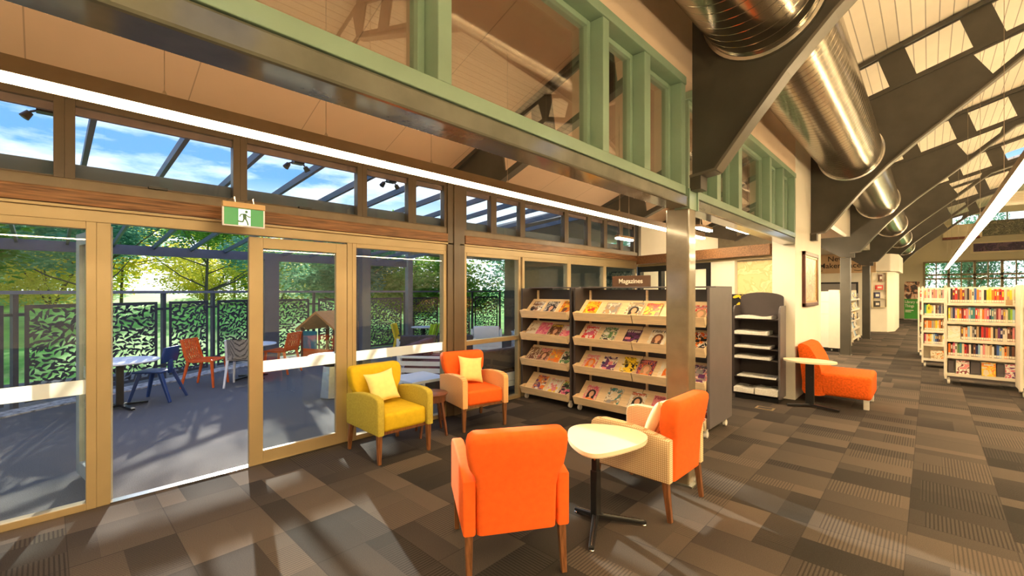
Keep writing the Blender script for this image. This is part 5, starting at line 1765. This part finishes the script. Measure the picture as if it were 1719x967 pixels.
def round_table(label, x, y, r, z, base='column'):
    t = thing('patio_table', label, 'table', (x, y, PZ))
    MB().lathe([(0, z - 0.025), (r - 0.02, z - 0.025), (r, z - 0.012), (r - 0.004, z), (0, z)], 40, cap=False).build('table_top', M_WHITEP, t, smooth=True)
    if base == 'column':
        MB().box(-0.04, 0.04, -0.04, 0.04, 0.03, z - 0.025).build('post', M_BLACK, t)
        for k in range(4):
            a = R(20 + 90 * k)
            MB().bar((0, 0, 0.05), (0.33 * math.cos(a), 0.33 * math.sin(a), 0.02), 0.06, 0.035, 0.04, 0.025).build('leg', M_BLACK, t)
    else:
        MB().lathe([(0.19, 0.0), (0.20, 0.02), (0.15, z - 0.16)], 8).build('faceted_base', mat('brushed_steel', (0.62, 0.62, 0.65), 0.25, metal=1.0), t)
        MB().lathe([(0.15, z - 0.16), (0.20, z - 0.10), (0.20, z - 0.03)], 24).build('collar', M_BLACK, t, smooth=True)
    return t


round_table('white round cafe table beside the navy chair', -8.12, 0.70, 0.44, 0.66)
round_table('white round cafe table behind the woven grey chair', -9.15, 2.62, 0.42, 0.64)
round_table('white round table on a faceted steel base outside the closed door', -6.62, 3.02, 0.36, 0.645, 'steel')


def shell_chair(label, x, y, face, m, style):
    t = thing('patio_chair', label, 'chair', (x, y, PZ), face_rot(*face))
    # seat and back: one swept sheet
    prof = [(0.22, 0.445), (0.18, 0.455), (0.05, 0.435), (-0.12, 0.43), (-0.19, 0.455), (-0.225, 0.53), (-0.25, 0.65), (-0.275, 0.76), (-0.29, 0.80)]
    if style == 'school':
        MB().rbox(-0.19, 0.19, -0.17, 0.22, 0.42, 0.445, 0.012, 2).build('seat', m, t, smooth=True)
        MB().rbox(-0.045, 0.045, -0.205, -0.17, 0.40, 0.60, 0.01, 2).build('back_stem', m, t, smooth=True)
        b = MB().rbox(-0.19, 0.19, -0.02, 0.012, 0.56, 0.79, 0.015, 3)
        for i, (px, py, pz) in enumerate(b.v):
            b.v[i] = (px, py - 0.20 - 0.16 * (pz - 0.56) + 1.1 * px * px, pz)
        b.build('backrest', m, t, smooth=True)
        for sx in (-1, 1):
            MB().bar((sx * 0.15, 0.13, 0.43), (sx * 0.22, 0.24, 0), 0.05, 0.05, 0.035, 0.035).build('leg', m, t, bevel=0.006)
            MB().bar((sx * 0.15, -0.13, 0.43), (sx * 0.22, -0.30, 0), 0.05, 0.05, 0.035, 0.035).build('leg', m, t, bevel=0.006)
        return t
    w = 0.22
    seat, back = MB(), MB()
    for part, pr in ((seat, prof[:5]), (back, prof[4:])):
        nb = len(pr)
        if style == 'slat':
            xs = [-w + 2 * w * k / 8 for k in range(9)]
            for xx in xs:
                for p, q in zip(pr[:-1], pr[1:]):
                    part.bar((xx, p[0], p[1]), (xx, q[0], q[1]), 0.022, 0.014, up=(1, 0, 0))
            for p in pr[::1]:
                part.bar((-w, p[0], p[1]), (w, p[0], p[1]), 0.016, 0.014)
        else:
            vs = []
            for s_ in (0.006, -0.006):
                for p in pr:
                    for k in range(7):
                        xx = -w + 2 * w * k / 6
                        vs.append((xx, p[0] + (0.10 * (xx / w) ** 2 if p[1] > 0.5 else 0), p[1] + s_))
            m1 = nb * 7
            fs = []
            for i in range(nb - 1):
                for k in range(6):
                    a = i * 7 + k
                    fs += [(a, a + 1, a + 8, a + 7), (m1 + a, m1 + a + 7, m1 + a + 8, m1 + a + 1)]
            part.add(vs, fs)
    seat.build('seat', m, t)
    back.build('backrest', m, t)
    lm = M_WHITEP if style == 'weave' else m
    for sx in (-1, 1):
        MB().bar((sx * 0.20, 0.19, 0.445), (sx * 0.225, 0.23, 0), 0.04, 0.04, 0.028, 0.028).build('leg', lm, t, bevel=0.004)
        MB().bar((sx * 0.20, -0.18, 0.45), (sx * 0.225, -0.28, 0), 0.04, 0.04, 0.028, 0.028).build('leg', lm, t, bevel=0.004)
        MB().bar((sx * 0.21, 0.22, 0.44), (sx * 0.21, -0.19, 0.445), 0.03, 0.03).bar((sx * 0.21, -0.19, 0.445), (sx * 0.20, -0.285, 0.80), 0.03, 0.03).build('side_rail', lm, t, bevel=0.004)
    return t


shell_chair('navy blue plastic chair beside the open door', -8.36, 1.13, (-0.60, -0.80), M_BLUEP, 'school')
shell_chair('orange slatted chair between the cafe tables, seen through the open doorway', -9.02, 1.90, (0.66, 0.75), M_ORGP, 'slat')
shell_chair('grey woven chair with white legs, seen from behind', -8.62, 2.36, (-0.85, 0.50), M_WEAVE, 'weave')
shell_chair('orange slatted chair in front of the thick pergola post', -9.35, 3.22, (-0.80, -0.60), M_ORGP, 'slat')
shell_chair('yellow plastic chair near the leaf fence at the patio\'s far side', -9.55, 6.15, (0.60, 0.80), M_YELP, 'shell')
shell_chair('lime green plastic chair near the leaf fence at the patio\'s far side', -9.12, 6.52, (-0.80, -0.60), M_LIME, 'shell')
shell_chair('orange chair in the dark corner behind the white armchairs', -8.3, 10.2, (-0.9, -0.4), M_ORGP, 'slat')
round_table('round table between the yellow and lime chairs', -9.85, 6.95, 0.32, 0.66)


def lounge_seat(label, x, y, face, w, cush):
    """white tube and slat frame with loose dark cushions"""
    t = thing('patio_sofa' if w > 1 else 'patio_armchair', label, 'sofa' if w > 1 else 'chair', (x, y, PZ), face_rot(*face))
    h = w / 2
    f = MB()
    for sx in (-1, 1):
        f.bar((sx * h, 0.34, 0), (sx * h, 0.34, 0.58), 0.045).bar((sx * h, -0.34, 0), (sx * h, -0.38, 0.68), 0.045)
        f.bar((sx * h, 0.36, 0.57), (sx * h, -0.36, 0.57), 0.06, 0.03)
        for z in (0.24, 0.36, 0.47):
            f.bar((sx * h, 0.34, z), (sx * h, -0.35, z), 0.02, 0.07)
    f.bar((-h, 0.34, 0.27), (h, 0.34, 0.27), 0.04, 0.05).bar((-h, -0.35, 0.27), (h, -0.35, 0.27), 0.04, 0.05)
    f.build('frame', M_WHITEP, t)
    s_ = MB()
    for z in (0.20, 0.33):
        s_.bar((-h, -0.37, z), (h, -0.37, z), 0.02, 0.08)
    s_.build('back_slats', M_WHITEP, t)
    n = 2 if w > 1 else 1
    for k in range(n):
        xa, xb = -h + 0.03 + (w - 0.06) * k / n + 0.005, -h + 0.03 + (w - 0.06) * (k + 1) / n - 0.005
        MB().rbox(xa, xb, -0.32, 0.34, 0.29, 0.42, 0.03, 3).build('seat_cushion', cush, t, smooth=True)
        MB().rbox(xa, xb, -0.355, -0.22, 0.42, 0.74, 0.035, 3).build('back_cushion', cush, t, smooth=True)
    return t


lounge_seat('dark cushioned sofa with white frame, its back against the glass front', -5.05, 5.05, (-1, 0), 1.55, M_DCUSH)
lounge_seat('dark cushioned sofa with white frame outside, facing the yellow chairs', -7.35, 5.55, (-0.75, 0.66), 1.5, M_DCUSH)
lounge_seat('dark cushioned sofa with white frame outside, seen behind the far orange armchair', -6.25, 4.65, (0.80, 0.60), 1.4, mat('maroon_cushion', (0.09, 0.035, 0.05), 0.85, var=0.15, scale=20))
lounge_seat('white patio armchair in the shaded corner, nearer the leaf fence', -8.25, 7.75, (-0.75, 0.66), 0.72, M_WHITEP)
lounge_seat('white patio armchair in the shaded corner, beside the magazine rack edge', -7.35, 8.35, (-0.75, 0.66), 0.72, M_WHITEP)
t = thing('patio_coffee_table', 'low white coffee table outside behind the far orange armchair', 'table', (-5.25, 3.62, PZ))
MB().box(-0.30, 0.30, -0.30, 0.30, 0.37, 0.41).build('table_top', M_WHITEP, t, bevel=0.005)
for x in (-0.26, 0.26):
    for y in (-0.26, 0.26):
        MB().box(x - 0.025, x + 0.025, y - 0.025, y + 0.025, 0, 0.37).build('leg', M_WHITEP, t)

# playhouse
t = thing('playhouse', 'small wooden playhouse with orange roof and teal panels by the fence', 'playhouse', (-10.25, 4.62, PZ), R(25))
for x in (-0.45, 0.45):
    for y in (-0.4, 0.4):
        MB().box(x - 0.03, x + 0.03, y - 0.03, y + 0.03, 0, 0.78).build('post', M_DARKWOOD, t)
MB().prism([(-0.58, 0.74), (0, 1.16), (0.58, 0.74), (0.58, 0.70), (0, 1.10), (-0.58, 0.70)], -0.5, 0.5, 'xz').build('roof', mat('orange_roof', (0.60, 0.22, 0.04), 0.6), t)
MB().box(-0.42, 0.42, -0.42, -0.39, 0.02, 0.30).build('orange_panel', M_ORGP, t)
MB().box(-0.42, -0.05, -0.42, -0.39, 0.30, 0.70).build('teal_panel', FLAT['teal'], t)
MB().box(0.42, 0.45, -0.38, 0.38, 0.02, 0.68).build('teal_panel', FLAT['teal'], t)


# trees
M_LEAF1 = leaf_material('leaf_green', (0.10, 0.26, 0.040), (0.30, 0.48, 0.08))
M_LEAF2 = leaf_material('leaf_yellow', (0.55, 0.55, 0.04), (0.85, 0.75, 0.10))
M_LEAF3 = leaf_material('leaf_blue_green', (0.08, 0.25, 0.14), (0.22, 0.45, 0.28))
CROWN = []


def crown_mesh(seed, n, m, airy=0.0):
    rg = random.Random(seed)
    blobs = [(rg.gauss(0, 0.45), rg.gauss(0, 0.45), rg.uniform(-0.55, 0.7), rg.uniform(0.30, 0.55)) for _ in range(16)]
    b = MB()
    vs, fs = [], []
    for _ in range(n):
        bx, by, bz, br = rg.choice(blobs)
        d = Vector((rg.gauss(0, 1), rg.gauss(0, 1), rg.gauss(0, 1))).normalized() * br * rg.uniform(0.55, 1.05)
        c = Vector((bx, by, bz)) + d
        a = Vector((rg.gauss(0, 1), rg.gauss(0, 1), rg.gauss(0, 0.6))).normalized()
        u = a.cross(Vector((rg.gauss(0, 1), rg.gauss(0, 1), rg.gauss(0, 1)))).normalized()
        l = rg.uniform(0.024, 0.050)
        o = len(vs)
        vs += [c - a * l, c + u * l * 0.42, c + a * l, c - u * l * 0.42]
        fs.append((o, o + 1, o + 2, o + 3))
    b.add(vs, fs)
    return b


def tree(label, x, y, h, cr, cz, kind, seed, z0=0.0, n=2600, flat=1.0):
    rg = random.Random(seed)
    t = thing('tree', label, 'tree', (x, y, z0))
    fo = crown_mesh(seed, int(n * 3.2), None).build('foliage', (M_LEAF1, M_LEAF2, M_LEAF3)[kind], t)
    fo.location = (0, 0, cz)
    fo.scale = (cr, cr, (h - cz) * flat)
    tr = MB()
    r0 = 0.035 * h ** 0.9 * 0.55
    tr.tube([(0, 0, -0.3), (0.05, 0.02, h * 0.2), (0.0, 0.08, h * 0.45), (0.1, 0.1, h * 0.75)], [r0, r0 * 0.8, r0 * 0.6, r0 * 0.2], 8)
    for k in range(8):
        a = rg.uniform(0, 2 * PI)
        z1 = h * rg.uniform(0.15, 0.5)
        L_ = cr * rg.uniform(0.6, 1.1)
        p0 = Vector((0.03, 0.05, z1))
        p1 = p0 + Vector((math.cos(a) * L_ * 0.5, math.sin(a) * L_ * 0.5, h * 0.10))
        p2 = p0 + Vector((math.cos(a) * L_, math.sin(a) * L_, h * 0.26))
        tr.tube([p0, p1, p2], [r0 * 0.42, r0 * 0.3, r0 * 0.1], 6)
    tr.build('trunk', M_BARK, t, smooth=True)
    return t


tree('wide green tree overhanging the lawn at the frame edge, nearest the fence', -16.5, -3.2, 4.7, 3.6, 3.0, 0, 1, 0.1, 4200)
tree('blue green tree beyond the fence behind the open door leaf', -21.0, 1.2, 5.0, 3.0, 3.2, 2, 2, 0.3, 3400)
tree('yellow leaved tree far out on the lawn, behind the open doorway', -34, 3.0, 5.0, 4.2, 2.6, 1, 3, 1.2, 3000)
tree('bare stemmed green tree seen through the open doorway', -24.0, 5.0, 5.2, 2.9, 3.6, 0, 4, 0.6, 2600)
tree('yellow tree at the far left edge of the lawn', -32, -4.5, 5.0, 4.2, 2.4, 1, 5, 1.1, 3000)
tree('tall pale green tree beyond the pergola post', -27, 13.5, 6.4, 3.6, 3.6, 0, 6, 0.6, 3400)
tree('dense blue green tree right behind the fence beside the thick post', -15.2, 7.0, 4.2, 2.6, 2.6, 2, 7, 0.0, 5200)
tree('bushy green tree behind the fence and playhouse', -14.6, 9.8, 4.2, 2.6, 2.2, 0, 8, 0.0, 5200)
tree('yellow green tree in the distance behind the pergola', -42, 20, 6.5, 5.0, 3.0, 1, 9, 1.3, 2600)
tree('dense tree beyond the far patio screen', -12.0, 15.0, 4.8, 2.8, 2.6, 2, 10, 0.0, 4200)
tree('distant green tree on the rise, behind the yellow tree', -48, 1.0, 7.0, 6.0, 3.2, 0, 11, 1.3, 3000)
tree('distant blue green tree on the rise at the lawn\'s edge', -46, -12.0, 7.0, 6.0, 3.2, 2, 12, 1.3, 3000)
tree('low yellow green tree between the far trees behind the doorway', -39, 10.0, 6.0, 4.6, 2.8, 1, 16, 1.3, 3000)
tree('loose green tree at the back of the lawn, left of the open door', -40, -1.5, 6.4, 4.4, 3.2, 0, 17, 1.3, 3000)
tree('green tree beyond the end wall windows', 2.0, 44.0, 7.5, 2.2, 4.2, 2, 13, -0.3, 3000)
tree('yellow tree beyond the end wall windows', 7.0, 43.0, 7.0, 2.2, 4.0, 1, 14, -0.3, 3000)
tree('pale green tree beyond the end wall, behind the banner side', -3.2, 44.0, 7.5, 2.2, 4.0, 0, 15, -0.3, 3000)


# low shrubs along the far side of the lawn
for k, (x, y, h, r, kind, lab) in enumerate(((-30, -7.5, 3.0, 3.0, 0, 'low green shrub on the lawn behind the fixed pane at the frame edge'), (-33, 0.2, 2.8, 2.8, 1, 'low yellow shrub on the lawn behind the open door leaf'),
                                            (-30, 6.4, 2.6, 2.6, 1, 'low yellow shrub on the lawn in the middle of the open doorway'), (-31, 10.5, 3.0, 3.0, 0, 'low green shrub on the lawn at the closing edge of the open doorway'),
                                            (-22, -2.6, 1.9, 1.9, 2, 'low blue green shrub just beyond the fence, behind the fixed pane'), (-36, 15.0, 3.4, 3.4, 1, 'low yellow shrub on the lawn beyond the thick pergola post'))):
    t = thing('shrub', lab, 'shrub', (x, y, 1.0 if x < -28 else 0.4))
    fo = crown_mesh(40 + k, 7000, None).build('foliage', (M_LEAF1, M_LEAF2, M_LEAF3)[kind], t)
    fo.location = (0, 0, h * 0.45)
    fo.scale = (r, r, h * 0.62)
    st = MB()
    for q in range(5):
        a = 2 * PI * q / 5 + k
        st.tube([(0, 0, -0.4), (math.cos(a) * r * 0.25, math.sin(a) * r * 0.25, h * 0.4), (math.cos(a) * r * 0.5, math.sin(a) * r * 0.5, h * 0.8)], [0.06, 0.045, 0.015], 6)
    st.build('stem', M_BARK, t, smooth=True)
